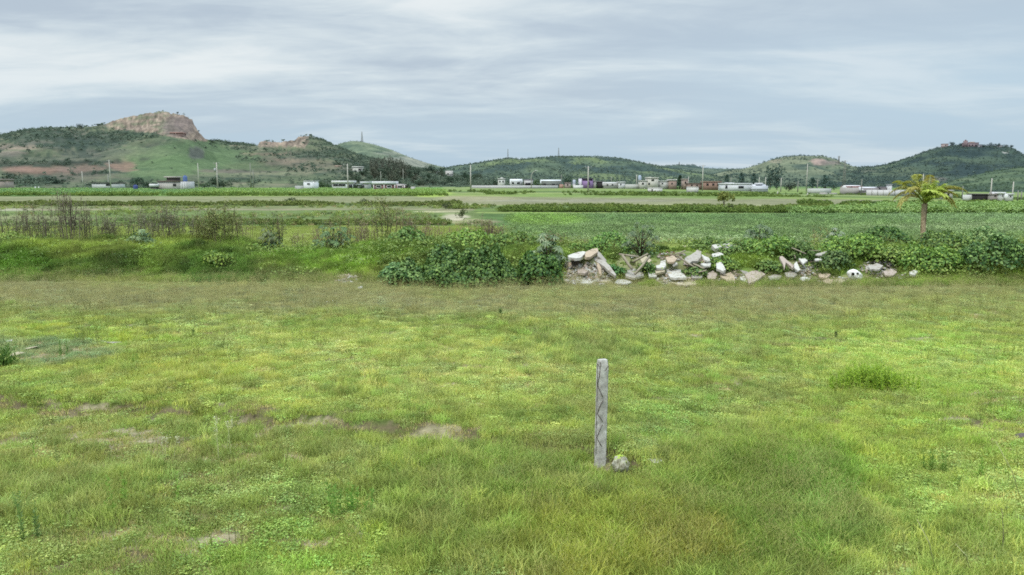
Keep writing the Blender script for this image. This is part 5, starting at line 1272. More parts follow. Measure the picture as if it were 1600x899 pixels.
for px, pb, h, n, w, lab, kw in [
    (172, 806, 70, 2, 8, 'left one of the two tall fresh green weeds at the lower left', {}), (193, 790, 66, 2, 8, 'right one of the two tall fresh green weeds at the lower left', {}),
    (38, 846, 90, 3, 12, 'tallest grey green weed near the lower left corner', dict(c0=(92, 124, 66), c1=(122, 148, 92))), (56, 842, 70, 2, 8, 'thin weed right of the tallest one near the lower left corner', dict(c0=(92, 124, 66), c1=(122, 148, 92))),
    (532, 806, 56, 7, 40, 'dark green bushy weed at the lower centre left', dict(c0=(88, 130, 52), c1=(126, 164, 70), leaf=.06)), (565, 800, 44, 5, 30, 'fresh green weed right of the dark bushy one', dict(c0=(80, 136, 44), c1=(124, 172, 70))),
    (278, 786, 52, 1, 4, 'spindly weed right of the two tall fresh ones', {}), (90, 728, 44, 1, 4, 'single thin weed on the pale ground at the left', dict(c0=(100, 116, 60), c1=(124, 136, 80))), (55, 722, 48, 1, 4, 'leftmost thin weed on the pale ground', {}),
    (1452, 738, 46, 3, 14, 'left of the small dark stemmed weeds on the right', dict(c0=(86, 124, 46), c1=(116, 150, 60))), (1476, 742, 50, 2, 6, 'taller of the small dark stemmed weeds on the right', dict(c0=(86, 124, 46), c1=(116, 150, 60))), (1498, 772, 40, 1, 4, 'single thin stem weed below the small dark stemmed weeds', dict(c0=(86, 110, 46), c1=(116, 140, 60))),
    (1535, 748, 40, 2, 12, 'weed right of the small dark stemmed weeds', {}), (1566, 868, 84, 1, 4, 'bare dark stemmed weed near the lower right corner', dict(nl=8, stm=DRY, c0=(90, 100, 50), c1=(110, 120, 70))),
    (303, 527, 14, 2, 6, 'small dark weed standing alone at the far left', dict(c0=(72, 100, 50), c1=(96, 120, 60))), (98, 560, 36, 3, 12, 'upright dark weed in the weedy patch at the left edge', dict(c0=(66, 108, 44), c1=(92, 132, 60))),
    (1305, 528, 12, 2, 8, 'small dark weed standing alone at the far right', dict(c0=(72, 90, 56), c1=(96, 110, 66))), (212, 572, 24, 2, 8, 'dark weed right of the weedy patch', {}), (780, 492, 10, 3, 12, 'small dark tuft in the far meadow centre', dict(c0=(70, 96, 50), c1=(92, 116, 60)))]:
    weed(lab, px, pb, h, n, w, **kw)
weed('pale tipped stalk plant standing on the soil ledge at the left', 349, 718, 74, 4, 26, (110, 140, 70), (150, 170, 100), nl=12, head=((206, 206, 140), (226, 226, 170)), stm=PAL_)
weed('small pale tipped plant left of the weed patch rim', 262, 722, 36, 3, 24, (120, 140, 80), (150, 160, 100), nl=8, head=((196, 196, 150), (216, 216, 170)), stm=PAL_)
weed('dark green tuft of broad grass at the left edge', 2, 574, 40, 26, 24, (58, 96, 36), (96, 130, 56), leaf=.10, nl=12, name='grass_tuft')
for a, b, lab in [((1433, 812), (1462, 896), 'long dry grass stalk at the lower right, left one'), ((1493, 850), (1518, 899), 'pale dry grass stalk in the lower right corner'), ((1556, 690), (1598, 790), 'curved dry stalk at the right edge of the meadow')]:
    X, Y, Z = hit(*b); k = Y/FPX; T_ = np.array(at(a[0], a[1], Y-.25))-np.array([X, Y, Z]); P = [(0, 0, 0), T_*.5+np.array([.02, 0, .03]), T_]
    tag(MB().tube(P, [.005, .004, .002], 5).obj('dry_stalk', PAL_, loc=(X, Y, Z)), lab, 'dry stalk')

# ------------------------------------------------------------------ palm
def palm():
    Y = 33.; X = slope(1440.5, 380)[0]*Y; Z = gz(X, Y)-.1; k = Y/FPX
    t = thing('palm_tree', 'single yellow green palm tree standing behind the bushes at the right', 'palm', (X, Y, Z))
    zt = at(1441, 319, Y)[2]-Z; mb = MB(); nr_ = 26
    zs = np.linspace(0, zt, nr_); rr = (.078+.008*np.sin(zs*2.2)+.035*(zs/zt))*(1+.10*(np.arange(nr_) % 2)); rr[:3] *= 1.12
    mb.tube(np.stack([.02*np.sin(zs*2), 0*zs, zs], 1), rr, 12)
    a = rng.uniform(0, 6.28, 150); z = rng.uniform(.5, 1, 150)*zt; d = np.stack([np.cos(a), np.sin(a), 0*a], 1)
    P = d*(.07+.035*z/zt)[:, None]+np.stack([0*a, 0*a, z], 1); mb.leaves(P, np.tile([0, 0, 1.], (150, 1))+d*.5, d, .16, .07, np.tile((1, 1, 1.), (150, 1)))
    m, nt, N, L = newmat('palm trunk'); v = objco(nt); s_ = N.new('ShaderNodeSeparateXYZ'); L.new(v, s_.inputs[0]); n1 = noise(nt, 12, 6, .7, v)
    h_ = N.new('ShaderNodeMapRange'); L.new(s_.outputs[2], h_.inputs[0]); h_.inputs[1].default_value = .5; h_.inputs[2].default_value = 1.0
    c = mixc(nt, tuple(lin((90, 88, 82))/1.3), tuple(lin((178, 160, 134))/1.2), h_.outputs[0], 'MIX'); c = mixc(nt, c, ramp(nt, n1, [(.3, (.55, .52, .5)), (.6, (1.15, 1.12, 1.1))]), 1.)
    out_(nt, bsdf(nt, c, .95, n1, .7, .02, .1)); mb.obj('trunk', m, t)
    fr = [(-22, 38, -46, 8, .3, 0), (-18, 44, -38, 18, -.4, 0), (-12, 46, -28, 32, .5, 1), (0, 30, 6, 18, -.7, 2), (4, 34, 18, 22, -.6, 2), (-3, 38, -2, 34, .3, 1), (24, 34, 54, 14, .2, 0), (20, 38, 44, 24, -.3, 1), (14, 42, 20, 44, .7, 0), (36, 32, 58, -4, .4, 3), (-30, 34, -47, -4, -.2, 3), (-8, 30, -10, 20, -.8, 2), (8, 30, 14, 12, -.9, 2), (-24, 40, -36, 34, .8, 1), (30, 30, 40, 26, .9, 1), (2, 24, -10, 30, -.5, 2), (10, 24, 22, 30, -.4, 2), (4, 28, 8, 34, -.3, 2), (0, 20, 2, 12, -.7, 2), (-16, 42, -12, 44, .2, 1), (-26, 46, -50, 14, .6, 0), (26, 44, 56, 18, -.6, 0)]
    pc = [((132, 132, 56), (160, 156, 80)), ((140, 150, 60), (170, 174, 84)), ((150, 174, 64), (178, 196, 92)), ((146, 142, 76), (168, 160, 92))]
    pm = mat_surf('palm stalk', lin((122, 128, 58))/.8, .2, 20, .7)
    for cx, cy, tx, ty, d, ci in fr:
        tx *= .92; ty += 3; cx *= .95
        sb = MB(); fb = MB(); P0 = np.array([0, 0, 0.]); P1 = np.array([cx*k, d*.5, cy*k]); P2 = np.array([tx*k, d, ty*k]); s_ = np.linspace(0, 1, 16)[:, None]
        P = (1-s_)**2*P0+2*s_*(1-s_)*P1+s_**2*P2+np.array([0, 0, zt-.03]); sb.tube(P, np.linspace(.024, .006, 16), 5)
        n = 260; u = rng.uniform(.22, 1, n); C_ = np.stack([np.interp(u, s_[:, 0], P[:, c]) for c in range(3)], 1); T_ = np.stack([np.interp(u, s_[:, 0], np.gradient(P[:, c])) for c in range(3)], 1); T_ /= np.linalg.norm(T_, axis=1)[:, None]
        S_ = np.cross(T_, [0, 0, 1.]); S_ /= np.linalg.norm(S_, axis=1)[:, None]+1e-6; sg = rng.choice([-1, 1], n)[:, None]
        A = S_*sg*.8+T_*.45+np.array([0, 0, -.55])+unit(n)*.2; A /= np.linalg.norm(A, axis=1)[:, None]; ll = .36*np.sin(np.clip((u-.1)*3.2, .3, 2.4))*rng.uniform(.7, 1.1, n)
        fb.leaves(C_+A*ll[:, None]*.5, A, unit(n)*.4+np.cross(A, S_), ll, .024, pal(n, *pc[ci]))
        fo = sb.obj('frond', pm, t); fb.obj('leaflets', LEAF, fo)
palm()

# ------------------------------------------------------------------ trees in the distance
m, nt, N, L = newmat('tree crown'); oi = N.new('ShaderNodeObjectInfo'); out_(nt, bsdf(nt, mixc(nt, attr(nt), oi.outputs['Color'], 1.), .8, spec=.1, trans=.15)); CROWN = m
TRUNK = mat_surf('tree trunk', lin((92, 84, 72))/1.2, .3, 3, .95, .4, .05)
def crown(kind, n=420):
    mb = MB()
    if kind == 'round': L_ = [(rng.normal(0, .2), rng.normal(0, .2), rng.uniform(.3, .75), rng.uniform(.18, .3)) for _ in range(9)]
    elif kind == 'tall': L_ = [(rng.normal(0, .13), rng.normal(0, .13), z, rng.uniform(.12, .22)) for z in np.linspace(.22, .88, 11)]
    elif kind == 'cone': L_ = [(rng.normal(0, .05), rng.normal(0, .05), z, .30*(1.05-z)+.06) for z in np.linspace(.12, .92, 11)]
    else: L_ = [(rng.normal(0, .3), rng.normal(0, .25), rng.uniform(.66, .86), rng.uniform(.14, .22)) for _ in range(10)]
    L_ = np.array(L_); k = rng.integers(0, len(L_), n); d = unit(n); P = L_[k, :3]+d*L_[k, 3:]*rng.uniform(.55, 1.15, (n, 1)); P[:, 2] = np.maximum(P[:, 2], .03)
    t = rng.uniform(0, 1, (n, 1)); s_ = rng.uniform(.05, .11, n)
    s_ = s_*(1.5 if kind == 'flat' else 1)
    mb.leaves(P, unit(n), d+unit(n)*.6, s_, s_*.8, np.array((.55, .58, .58))*(1-t)+np.array((1.3, 1.28, 1.2))*t)
    tb = MB(); top = .5 if kind != 'flat' else .62; tb.tube([(0, 0, -.05), (.01, 0, top*.5), (0, .01, top)], [.032, .026, .014], 6)
    for q in L_[:5]: tb.tube([(0, 0, top*.55), (q[0]*.5, q[1]*.5, (top*.6+q[2])*.5+.03), q[:3]], [.014, .010, .005], 4)
    return mb.mesh('crown', CROWN), tb.mesh('trunk', TRUNK)
CR = {k: [crown(k) for _ in range(3)] for k in ('round', 'tall', 'cone', 'flat')}
def tree(label, px, pt, pb, wpx, kind='round', col=(70, 96, 62), D=None, hill=None, group=None, name='tree', cat='tree'):
    if hill is not None: X, Y, Z = hill.find(px, pb)
    elif D is None:
        X, Y, Z = hit(px, max(pb, 290)); Y = min(Y, 415); X = slope(px, pb)[0]*Y; Z = gz(X, Y)
    else: Y = D; X = slope(px, pb)[0]*Y; Z = gz(X, Y)
    h = max(at(px, pt, Y)[2]-Z, 1.); w = wpx/FPX*Y; cm, tm = CR[kind][int(rng.integers(0, 3))]
    nat = {'round': .85, 'tall': .6, 'cone': .62, 'flat': 1.0}[kind]
    t = thing(name, label, cat, (X, Y, Z-.1), group, float(rng.uniform(0, 6.28))); t.scale = (w/nat, w/nat, h)
    c = obj('crown', cm, t); cc = desat(lin(col), .15)/1.0; c.color = (*cc, 1); obj('trunk', tm, t); return t
# nearer single trees
tt = tree('small umbrella shaped tree standing alone in the fields', 1131, 299, 333, 24, 'flat', (132, 140, 60), D=84, name='umbrella_tree')
tree('dark bush right of the foot of the umbrella shaped tree', 1142, 321, 333, 12, 'round', (66, 76, 48), D=83, name='field_bush', cat='bush')
tree('dark round bush on the strip left of the palm', 1366, 319, 326, 9, 'round', (58, 80, 44), D=105, name='field_bush', cat='bush')
tree('grey green bush beside the pale track', 697, 325, 338, 13, 'round', (70, 82, 54), D=88, name='field_bush', cat='bush')
tree('small bush at the bend of the pale track', 722, 331, 347, 16, 'round', (84, 96, 56), D=66, name='field_bush', cat='bush')
tree('dark low bush on the strip left of centre', 460, 317, 324, 22, 'round', (66, 82, 44), D=112, name='field_bush', cat='bush')
tree('small dark bush on the strip below the brick fronted building', 570, 318, 325, 10, 'round', (62, 80, 46), D=110, name='field_bush', cat='bush')
T = [('dark conifer standing between the brick houses', 1062, 274, 292, 15, 'cone', (48, 72, 48), None), ('dark tree beside the purple building', 886, 271, 291, 13, 'round', (52, 76, 54), None), ('round green tree left of the hangar roof', 841, 279, 291, 13, 'round', (78, 102, 58), None),
     ('small green tree before the cream house', 1026, 284, 294, 16, 'round', (72, 90, 56), None), ('dark spreading tree right of the long white building', 1233, 284, 295, 18, 'round', (48, 58, 44), None),
     ('left hazy conifer behind the long white building', 1135, 272, 292, 11, 'cone', (74, 98, 90), 500), ('second hazy conifer behind the long white building', 1158, 270, 292, 15, 'cone', (70, 94, 88), 500), ('third hazy conifer behind the long white building', 1177, 271, 292, 14, 'cone', (70, 94, 88), 500),  # pale bluish crown colours here and below carry painted haze
     ('tall dark tree left of the double one on the right', 1203, 259, 293, 14, 'tall', (76, 98, 92), 480), ('tallest dark tree of the pair on the right', 1214, 258, 293, 15, 'tall', (76, 98, 92), 480),
     ('hazy tree left of the lattice pylon', 1270, 277, 293, 16, 'cone', (72, 98, 90), 520), ('hazy tree second left of the lattice pylon', 1289, 273, 293, 16, 'cone', (72, 98, 90), 520), ('low hazy tree beside the lattice pylon', 1303, 281, 293, 16, 'round', (72, 98, 90), 520)]
for lab, px, pt, pb, w, kd, c, D in T: tree(lab, px, pt, pb, w, kd, c, D)
g = 'dark trees around the left houses'
for px, pt, pb, w, c in [(20, 268, 294, 22, (66, 82, 62)), (44, 276, 294, 20, (60, 78, 58)), (66, 278, 293, 18, (64, 82, 60)), (82, 274, 293, 20, (44, 64, 54)), (94, 280, 293, 12, (50, 68, 52)), (9, 282, 295, 12, (80, 86, 66)),
        (188, 280, 294, 14, (58, 78, 60)), (222, 276, 294, 24, (54, 78, 58)), (233, 284, 295, 14, (50, 68, 50)), (300, 281, 294, 18, (62, 82, 60)), (320, 284, 294, 14, (74, 98, 62)), (336, 276, 293, 18, (60, 78, 56)), (350, 280, 293, 20, (56, 74, 54)), (152, 282, 288, 18, (60, 74, 56)),
        (500, 282, 296, 14, (60, 86, 52)), (510, 284, 296, 12, (66, 92, 52)), (557, 284, 297, 12, (66, 84, 58)), (563, 288, 297, 8, (60, 76, 52)), (580, 286, 296, 9, (46, 60, 46)), (638, 286, 299, 10, (48, 60, 44)), (252, 289, 296, 6, (56, 60, 52)), (259, 289, 296, 5, (56, 60, 52))]:
    tree('dark leafy tree in the scattered groves around the left houses', px, pt, pb, w, 'round', c, None, group=g)
g = 'trees of the wooded belt below the left hill'
for i in range(64):
    px = 545+i*3.7+rng.normal(0, 2); f = (px-545)/240; tall = 575 < px < 650 and rng.uniform() < .6
    pb = rng.uniform(272, 290)+f*3; h = rng.uniform(9, 15)*(1-.25*f)
    kd = 'tall' if tall else 'round'; pt = pb-h-(7 if tall else 0)
    c = [(62, 84, 62), (72, 92, 70), (78, 90, 72), (56, 78, 60)][int(rng.integers(0, 4))]
    if tall: c = [(92, 96, 80), (84, 94, 76), (78, 94, 76)][int(rng.integers(0, 3))]
    tree('tree in the dark wooded belt left of the valley houses', px, pt, min(pb, 291), rng.uniform(9, 15), kd, c, hill=hA, group=g)
g = 'tall thin trees above the white hillside house'
for px, pt, pb, w in [(588, 246, 268, 9), (597, 245, 270, 10), (606, 244, 272, 10), (614, 247, 273, 9), (621, 249, 275, 9), (634, 255, 277, 14), (580, 249, 266, 8), (627, 249, 276, 8)]:
    tree('tall thin brownish tree above the white hillside house', px, pt, pb, w, 'tall', (104, 108, 94), hill=hA, group=g)  # crown colour lightened to paint in the distance haze
g = 'trees on the crest right of the white hillside houses'
for px, pt, pb, w in [(668, 258, 270, 12), (677, 256, 272, 12), (690, 258, 269, 10), (700, 261, 270, 9), (710, 263, 272, 8), (718, 266, 276, 10), (727, 268, 279, 10)]:
    tree('dark tree on the crest by the white hillside houses', px, pt, pb, w, 'round', (54, 76, 60), hill=hA, group=g)
for lab, px, pt, pb, w, kd in [('spreading tree on the skyline left of the quarry', 127, 192.5, 202, 11, 'round'), ('small round tree on the skyline just left of the quarry', 152, 193, 198, 8, 'round'), ('little tree on top of the quarry rock', 277, 174, 179, 4, 'round'), ('small tree on the skyline left of the spreading tree', 108, 199, 204, 5, 'cone'), ('tree on the saddle right of the quarry', 332, 216, 224, 10, 'round')]:
    tree(lab, px, pt, pb, w, kd, (64, 84, 66), hill=hA)
g = 'trees between the hilltop houses'
for px, pt, pb, w, c in [(1487, 221, 230, 9, (60, 84, 80)), (1499, 223, 230, 7, (56, 80, 76)), (1506, 224, 230, 5, (60, 84, 76)), (1536, 225, 231, 6, (66, 84, 80)), (1546, 222, 231, 8, (56, 78, 76)), (1553, 224, 231, 7, (60, 80, 76)), (1560, 223, 231, 5, (66, 84, 80)), (1570, 225, 231, 8, (70, 84, 80)), (1578, 226, 232, 6, (64, 84, 78))]:
    tree('dark tree between the houses on the far right hilltop', px, pt, pb, w, 'round', c, hill=hE, group=g)

# ------------------------------------------------------------------ houses
WM = {}
def wm(c, k=1.15, v=.10, sc_=.8):
    if c not in WM: WM[c] = mat_surf('painted wall %d' % len(WM), desat(lin(c), .45)/1.3, v, sc_, .9, .2, .02)
    return WM[c]
DARKG = mat_surf('dark window glass', (.02, .022, .026), .2, 2, .3, 0)
def bld(label, px0, px1, yt, yb, wall, roof=None, wins=(), D=None, dep=6., rh=.8, oh=.25, gable=False, hill=None, name='house', cat='house', extra=(), group=None, shed=0., pitch=.0):
    pc_ = .5*(px0+px1)
    if hill is not None: _, Y, _z = hill.find(pc_, yb)
    elif D is None: Y = min(hit(pc_, max(yb, 290))[1], 420)
    else: Y = D
    X0, X1 = slope(px0, yb)[0]*Y, slope(px1, yb)[0]*Y; X = .5*(X0+X1)
    ztop = at(pc_, yt, Y)[2]; zg = at(pc_, yb, Y)[2]; zb = (min(zg, gz(X, Y)) if hill is None else zg-1.5)-.4
    t = thing(name, label, cat, (X, Y, zg), group); w = (X1-X0)/2; zt = ztop-zg
    MB().box(-w, w, 0, dep, zb-zg, zt-(0 if roof is None else rh*.25)).obj('wall', wm(wall), t)
    if roof is not None:
        k = Y/FPX
        if gable:
            mb = MB(); g_ = rh
            V = [(-w-oh, -oh, zt-g_), (w+oh, -oh, zt-g_), (w+oh, dep+oh, zt-g_), (-w-oh, dep+oh, zt-g_), (-w-oh, dep/2, zt+.02), (w+oh, dep/2, zt+.02)]
            mb.add(V, [(0, 1, 5, 4), (2, 3, 4, 5), (0, 3, 2, 1)], [(0, 4, 3), (1, 2, 5)]); mb.obj('roof', wm(roof), t)
        else: MB().box(-w-oh, w+oh, -oh, dep+oh, zt-rh*.25+.01, zt+rh*.75).obj('roof', wm(roof), t)
    for q in wins:
        x0, y0, x1, y1 = q[:4]; kind = q[4] if len(q) > 4 else 'window'; fc = q[5] if len(q) > 5 else None
        a0 = slope(x0, y0)[0]*Y-X; a1 = slope(x1, y0)[0]*Y-X; b0 = at(x0, y1, Y)[2]-zg; b1 = at(x0, y0, Y)[2]-zg
        e = .22 if fc else .1
        f = MB(); f.box(a0-e, a1+e, -.08, .01, b1, b1+e); f.box(a0-e, a1+e, -.08, .01, b0-e, b0); f.box(a0-e, a0, -.08, .01, b0, b1); f.box(a1, a1+e, -.08, .01, b0, b1)
        fo = f.obj('frame' if kind == 'x' else kind, wm(fc or tuple(int(v*.85) for v in wall)), t)
        MB().box(a0, a1, -.03, .02, b0, b1).obj('pane' if kind == 'window' else 'panel', DARKG, fo)
    for nm, x0, y0, x1, y1, c, d0, d1 in extra:
        a0 = slope(x0, y0)[0]*Y-X; a1 = slope(x1, y0)[0]*Y-X; b0 = at(x0, y1, Y)[2]-zg; b1 = at(x0, y0, Y)[2]-zg
        MB().box(a0, a1, d0, d1, b0, b1).obj(nm, wm(c), t)
    return t
def tank(label, px, yt, yb, wpx, col, D, lift=True, name='water_tank'):
    X = slope(px, yb)[0]*D; z0 = at(px, yb, D)[2]; h = at(px, yt, D)[2]-z0; r = wpx/FPX*D/2
    t = thing(name, label, 'water tank', (X, D, z0)); zs = np.array([0, .05, .78, .9, .97, 1.])*h; MB().tube(np.stack([0*zs, 0*zs, zs], 1), [r*.96, r, r, r*.75, r*.4, r*.35], 14).obj('barrel', wm(col), t)
    MB().tube([(0, 0, h*.98), (0, 0, h*1.08)], r*.3, 10).obj('lid', wm((60, 60, 64)), t); return t
WH = (218, 218, 214); CR_ = (206, 202, 186)
bld('pinkish house cut by the left edge of the picture', -14, 7, 282, 297, (176, 152, 136), (150, 130, 116), [(-6, 286, -2, 290)])
bld('long low grey white house with a dark flat roof edge, leftmost white one', 144, 186, 286.5, 295, (198, 200, 198), (86, 88, 80), [(165.5, 287.5, 173, 290.5)], rh=.5)
tank('pale chimney like tank on the leftmost low house', 169.5, 272, 285, 2, (170, 166, 150), 285)
bld('pale cream house with brown roof line beside the corrugated shed', 247, 281, 284, 296, (188, 182, 168), (120, 104, 88), [(270.5, 287.5, 275, 291)], extra=[('upper_wall', 256, 277.5, 272, 284, (96, 86, 78), 2, 5), ('upper_roof', 252.5, 275.8, 274, 278, (190, 180, 160), 1.6, 5.4)], D=265, rh=.4)
bld('corrugated pale grey shed under the blue tank', 281.5, 295, 284, 296, (196, 198, 196), None, D=265, name='shed', cat='shed', dep=5, extra=[('panel_rib', 284.4, 284.5, 284.8, 296, (160, 162, 160), -.04, 0), ('panel_rib', 288, 284.5, 288.4, 296, (160, 162, 160), -.04, 0), ('panel_rib', 291.6, 284.5, 292, 296, (160, 162, 160), -.04, 0)])
tank('blue and white water tank on the shed roof', 289.5, 274.5, 283.8, 6.5, (72, 116, 190), 267)
tank('blue water tank standing on the ground by the trees', 212, 289, 295.5, 6.5, (58, 84, 168), 262)
bld('small white canopy with a dome roof left of the cream house', 235, 244, 291, 296, (96, 98, 90), (226, 226, 222), D=262, rh=1.0, dep=2, name='canopy', cat='canopy')
for px, lab in ((55.5, 'left one of two white marker posts in the far crop'), (61, 'right one of two white marker posts in the far crop')):
    X, Y, Z = hit(px, 297); MB_ = MB().tube([(0, 0, -.2), (0, 0, 1.3)], [.22, .2], 8); tag(MB_.obj('marker_post', wm(WH), loc=(X, Y, Z)), lab, 'post')
bld('white two storey cube house with one small window', 474.5, 493, 284, 298, (222, 226, 230), (200, 202, 204), [(480, 286.7, 484, 288.6)], rh=.4, dep=5, oh=.05)
bld('low grey wall joined left of the white cube house', 461, 474, 290.5, 298, (176, 178, 170), None, name='yard_wall', cat='wall', dep=.4)
bld('long white building with a flat slab roof over dark openings', 519.5, 551, 285.5, 297, (214, 216, 214), (216, 216, 212), [(520.5, 288, 528, 291), (529, 288, 539.5, 291), (545, 288.5, 550.5, 295, 'door')], rh=1.0, oh=.3)
bld('grey half finished building right of the long white one', 564, 576, 286.5, 297, (170, 172, 168), (204, 206, 202), [(566, 290, 569, 293)], rh=.9)
bld('grey lean-to between the long white building and the grey one', 552, 563, 289, 297, (166, 166, 160), (176, 190, 190), [(556, 291, 558, 296, 'door')], rh=.4, dep=4, name='lean_to', cat='shed')
ex = [('column', x, 287.4, x+1.7, 298.4, (222, 204, 200), -.22, .1) for x in (583, 599.3, 616)]
bld('brick fronted building with white columns and a white roof band', 583, 617.5, 287.2, 298.5, (146, 88, 84), (224, 226, 226), [(588.3, 290.7, 594.7, 293.4, 'window', (216, 206, 206)), (605, 290.7, 611, 293.4, 'window', (216, 206, 206))], rh=1.1, oh=.3, extra=ex)
bld('lower brick wing at the right end of the white columned building', 618, 632.5, 289.7, 298.5, (146, 84, 84), (214, 198, 196), [(621.5, 291, 628.5, 293.8, 'window', (220, 200, 204))], rh=.5, oh=.05, extra=[('column', 630.9, 290, 632.8, 298.5, (222, 206, 204), -.22, .1)])
bld('small pale block right of the brick wing', 642, 648, 292, 299, (186, 180, 172), None, dep=2, name='shed', cat='shed')
bld('cream two storey house on the wooded hillside', 551, 565, 261.5, 271.5, (196, 198, 178), (210, 210, 194), [(554, 266.5, 557, 268.5), (560, 264, 564, 266.5)], hill=hA, rh=.8, dep=8)
bld('lower wing of the cream hillside house', 565.3, 569.5, 265, 271.5, (184, 182, 160), (204, 200, 184), [(566.5, 267, 568, 269)], hill=hA, rh=.6, dep=6)
bld('orange roofed hut on the terraces', 524, 533, 260.5, 263.5, (156, 120, 100), (194, 158, 124), hill=hA, rh=1., dep=5, name='hut')
bld('long red roofed quarry shed below the quarry face', 266, 284, 208.5, 212.5, (150, 112, 96), (176, 120, 98), [(270, 210.3, 273, 212, 'door')], hill=hA, rh=1.2, dep=8, name='quarry_shed', cat='shed')
bld('white house among the dark crest trees', 681.5, 689, 268.5, 272.5, (208, 214, 216), (190, 194, 196), [(684, 269.8, 686, 271)], hill=hA, rh=.5)
bld('pale sloping roofed house right of the white crest house', 696, 707, 267, 276, (190, 188, 174), (176, 170, 158), [(699, 271, 701, 273)], hill=hA, gable=True, rh=4, dep=9)
bld('pink house standing by the tall pole in the valley', 736.5, 742, 268.5, 276.5, (196, 170, 176), (180, 156, 160), [(738, 271, 740, 273)], hill=hA, rh=.6)
bld('white low house right of the pink one', 743, 749, 273, 276.5, (196, 204, 202), (180, 186, 184), [(745, 274, 746.5, 275.6)], hill=hA, rh=.5)
bld('pale house with reddish roof in the valley trees', 758, 769, 272.5, 277, (186, 178, 166), (168, 140, 124), [(761, 274, 763, 276)], hill=hA, gable=True, rh=2, dep=8)
bld('white house with a small top room in the valley', 778, 789, 280, 289.5, (206, 208, 196), (200, 200, 190), [(780, 283, 782, 285), (785, 283, 787, 285)], D=430, rh=.5, extra=[('roof_room', 782, 277.5, 786, 280, (210, 208, 196), 2, 5)])
bld('long pale boundary wall below the valley houses', 737, 872, 290, 293.5, (196, 194, 190), None, D=395, dep=.4, name='boundary_wall', cat='wall')
bld('white flat roofed house left of the dark gabled one', 798, 815, 280, 291, (176, 182, 176), (226, 228, 226), [(800, 285, 803, 288), (808, 285, 812, 288)], D=425, rh=3.2, oh=.5, gable=True)
bld('dark gabled house with pale walls', 819, 832.5, 280.7, 291, (190, 188, 184), (104, 98, 100), [(821, 286, 829, 290, 'door')], D=420, gable=True, rh=2.6, dep=7)
bld('wide hangar with a pale sheet metal roof', 846, 877, 281, 291, (120, 128, 116), (224, 230, 228), [(849, 287, 853, 291, 'door'), (862, 287.5, 867, 291, 'door')], D=415, gable=True, rh=2.4, dep=16, name='hangar', cat='hangar')
tank('pale blue raised water tank left of the purple building', 897, 281, 287.5, 4.5, (184, 196, 220), 412)
bld('slim white tower carrying the pale blue tank', 895, 899.2, 287.5, 292, (190, 190, 188), None, D=411, dep=1.5, name='tank_tower', cat='tower')
bld('low orange wall left of the pale brick house', 874, 880.5, 288.3, 292, (190, 132, 100), None, D=408, dep=.5, name='garden_wall', cat='wall')
bld('pale brick house between the orange wall and the purple building', 883, 892, 286, 292, (186, 158, 146), (170, 146, 136), [(886, 288, 888, 290)], D=410, rh=.3)
bld('low white wall in front of the purple building', 896, 911, 289.8, 293, (222, 222, 214), None, D=400, dep=.4, name='garden_wall', cat='wall')
bld('bright purple building with a dark top window band', 909, 926.5, 279.6, 292, (168, 118, 196), (70, 60, 84), [(910.5, 280.5, 913.5, 282.3), (914.5, 280.5, 919.5, 282.3), (920.5, 280.5, 925.5, 282.3), (919.5, 284, 921.5, 289, 'door')], D=408, rh=.4, dep=9)
bld('white stair tower at the left side of the purple building', 906, 909, 279.4, 292, (220, 208, 226), None, D=407.5, dep=9, name='stair_tower', cat='tower')
bld('pale annex right of the purple building', 926.8, 931, 283.5, 291, (190, 180, 170), (180, 172, 164), D=409, rh=.4, name='annex')
bld('dark open shed between the purple building and the long grey one', 934, 943, 284.5, 290, (64, 62, 62), (110, 108, 104), D=412, rh=.5, name='shed', cat='shed')
bld('long grey building with a pale roof right of the dark open shed', 944, 966, 284.8, 292, (176, 176, 164), (198, 198, 190), D=405, gable=True, rh=1.8, dep=10, wins=[(948, 288, 950, 290), (956, 288, 958, 290)])
bld('white shed joined to the long grey building', 966.4, 976.5, 285.4, 292, (214, 216, 214), (204, 206, 204), D=404, rh=.6, wins=[(969, 287.5, 971, 289.5)])
bld('low pale wall left of the cream stepped house', 977, 999.5, 288.2, 292, (190, 192, 178), None, D=402, dep=.4, name='garden_wall', cat='wall')
tank('pale blue raised tank on a pole by the cream stepped house', 999.6, 274, 281.5, 5, (168, 190, 220), 403)
X, Y, Z = at(999.6, 291, 403.5); tag(MB().tube([(0, 0, -1.5), (0, 0, at(999.6, 281.6, 403.5)[2]-Z)], .25, 6).obj('tank_pole', wm((150, 156, 160)), loc=(X, Y, Z)), 'thin pole carrying the pale blue tank by the stepped house', 'pole')
bld('cream stepped house, taller right half with dark opening', 1011, 1028.5, 278.5, 292.5, (206, 200, 180), (212, 206, 188), [(1018, 280.5, 1022, 283), (1013, 286, 1015.5, 289)], D=400, rh=.5, extra=[('roof_room', 1015, 276.8, 1019, 278.5, (206, 200, 180), 2, 6)])
bld('cream low left half of the stepped house', 999.8, 1010.8, 283, 292.5, (204, 200, 184), (198, 194, 180), [(1003, 286, 1006, 288.5)], D=400, rh=.4)
bld('pale grey house behind the small green tree', 1030, 1045, 283.5, 292.5, (196, 198, 188), (206, 208, 200), [(1034, 286, 1036, 288)], D=404, rh=.4)
bld('brick house left of the dark conifer', 1045.5, 1057, 282, 293, (178, 138, 116), (204, 200, 190), [(1049, 286, 1051, 288)], D=402, rh=.6)
bld('narrow brick house right of the dark conifer', 1068, 1074.5, 280.5, 293, (176, 146, 124), (196, 178, 156), [(1070, 284, 1072, 287)], D=402, rh=.4)
bld('long low brick building right of the narrow one', 1075, 1097, 287, 294.5, (160, 126, 104), (150, 122, 100), [(1080, 289, 1082, 291), (1088, 289, 1090, 291)], D=398, rh=.3)
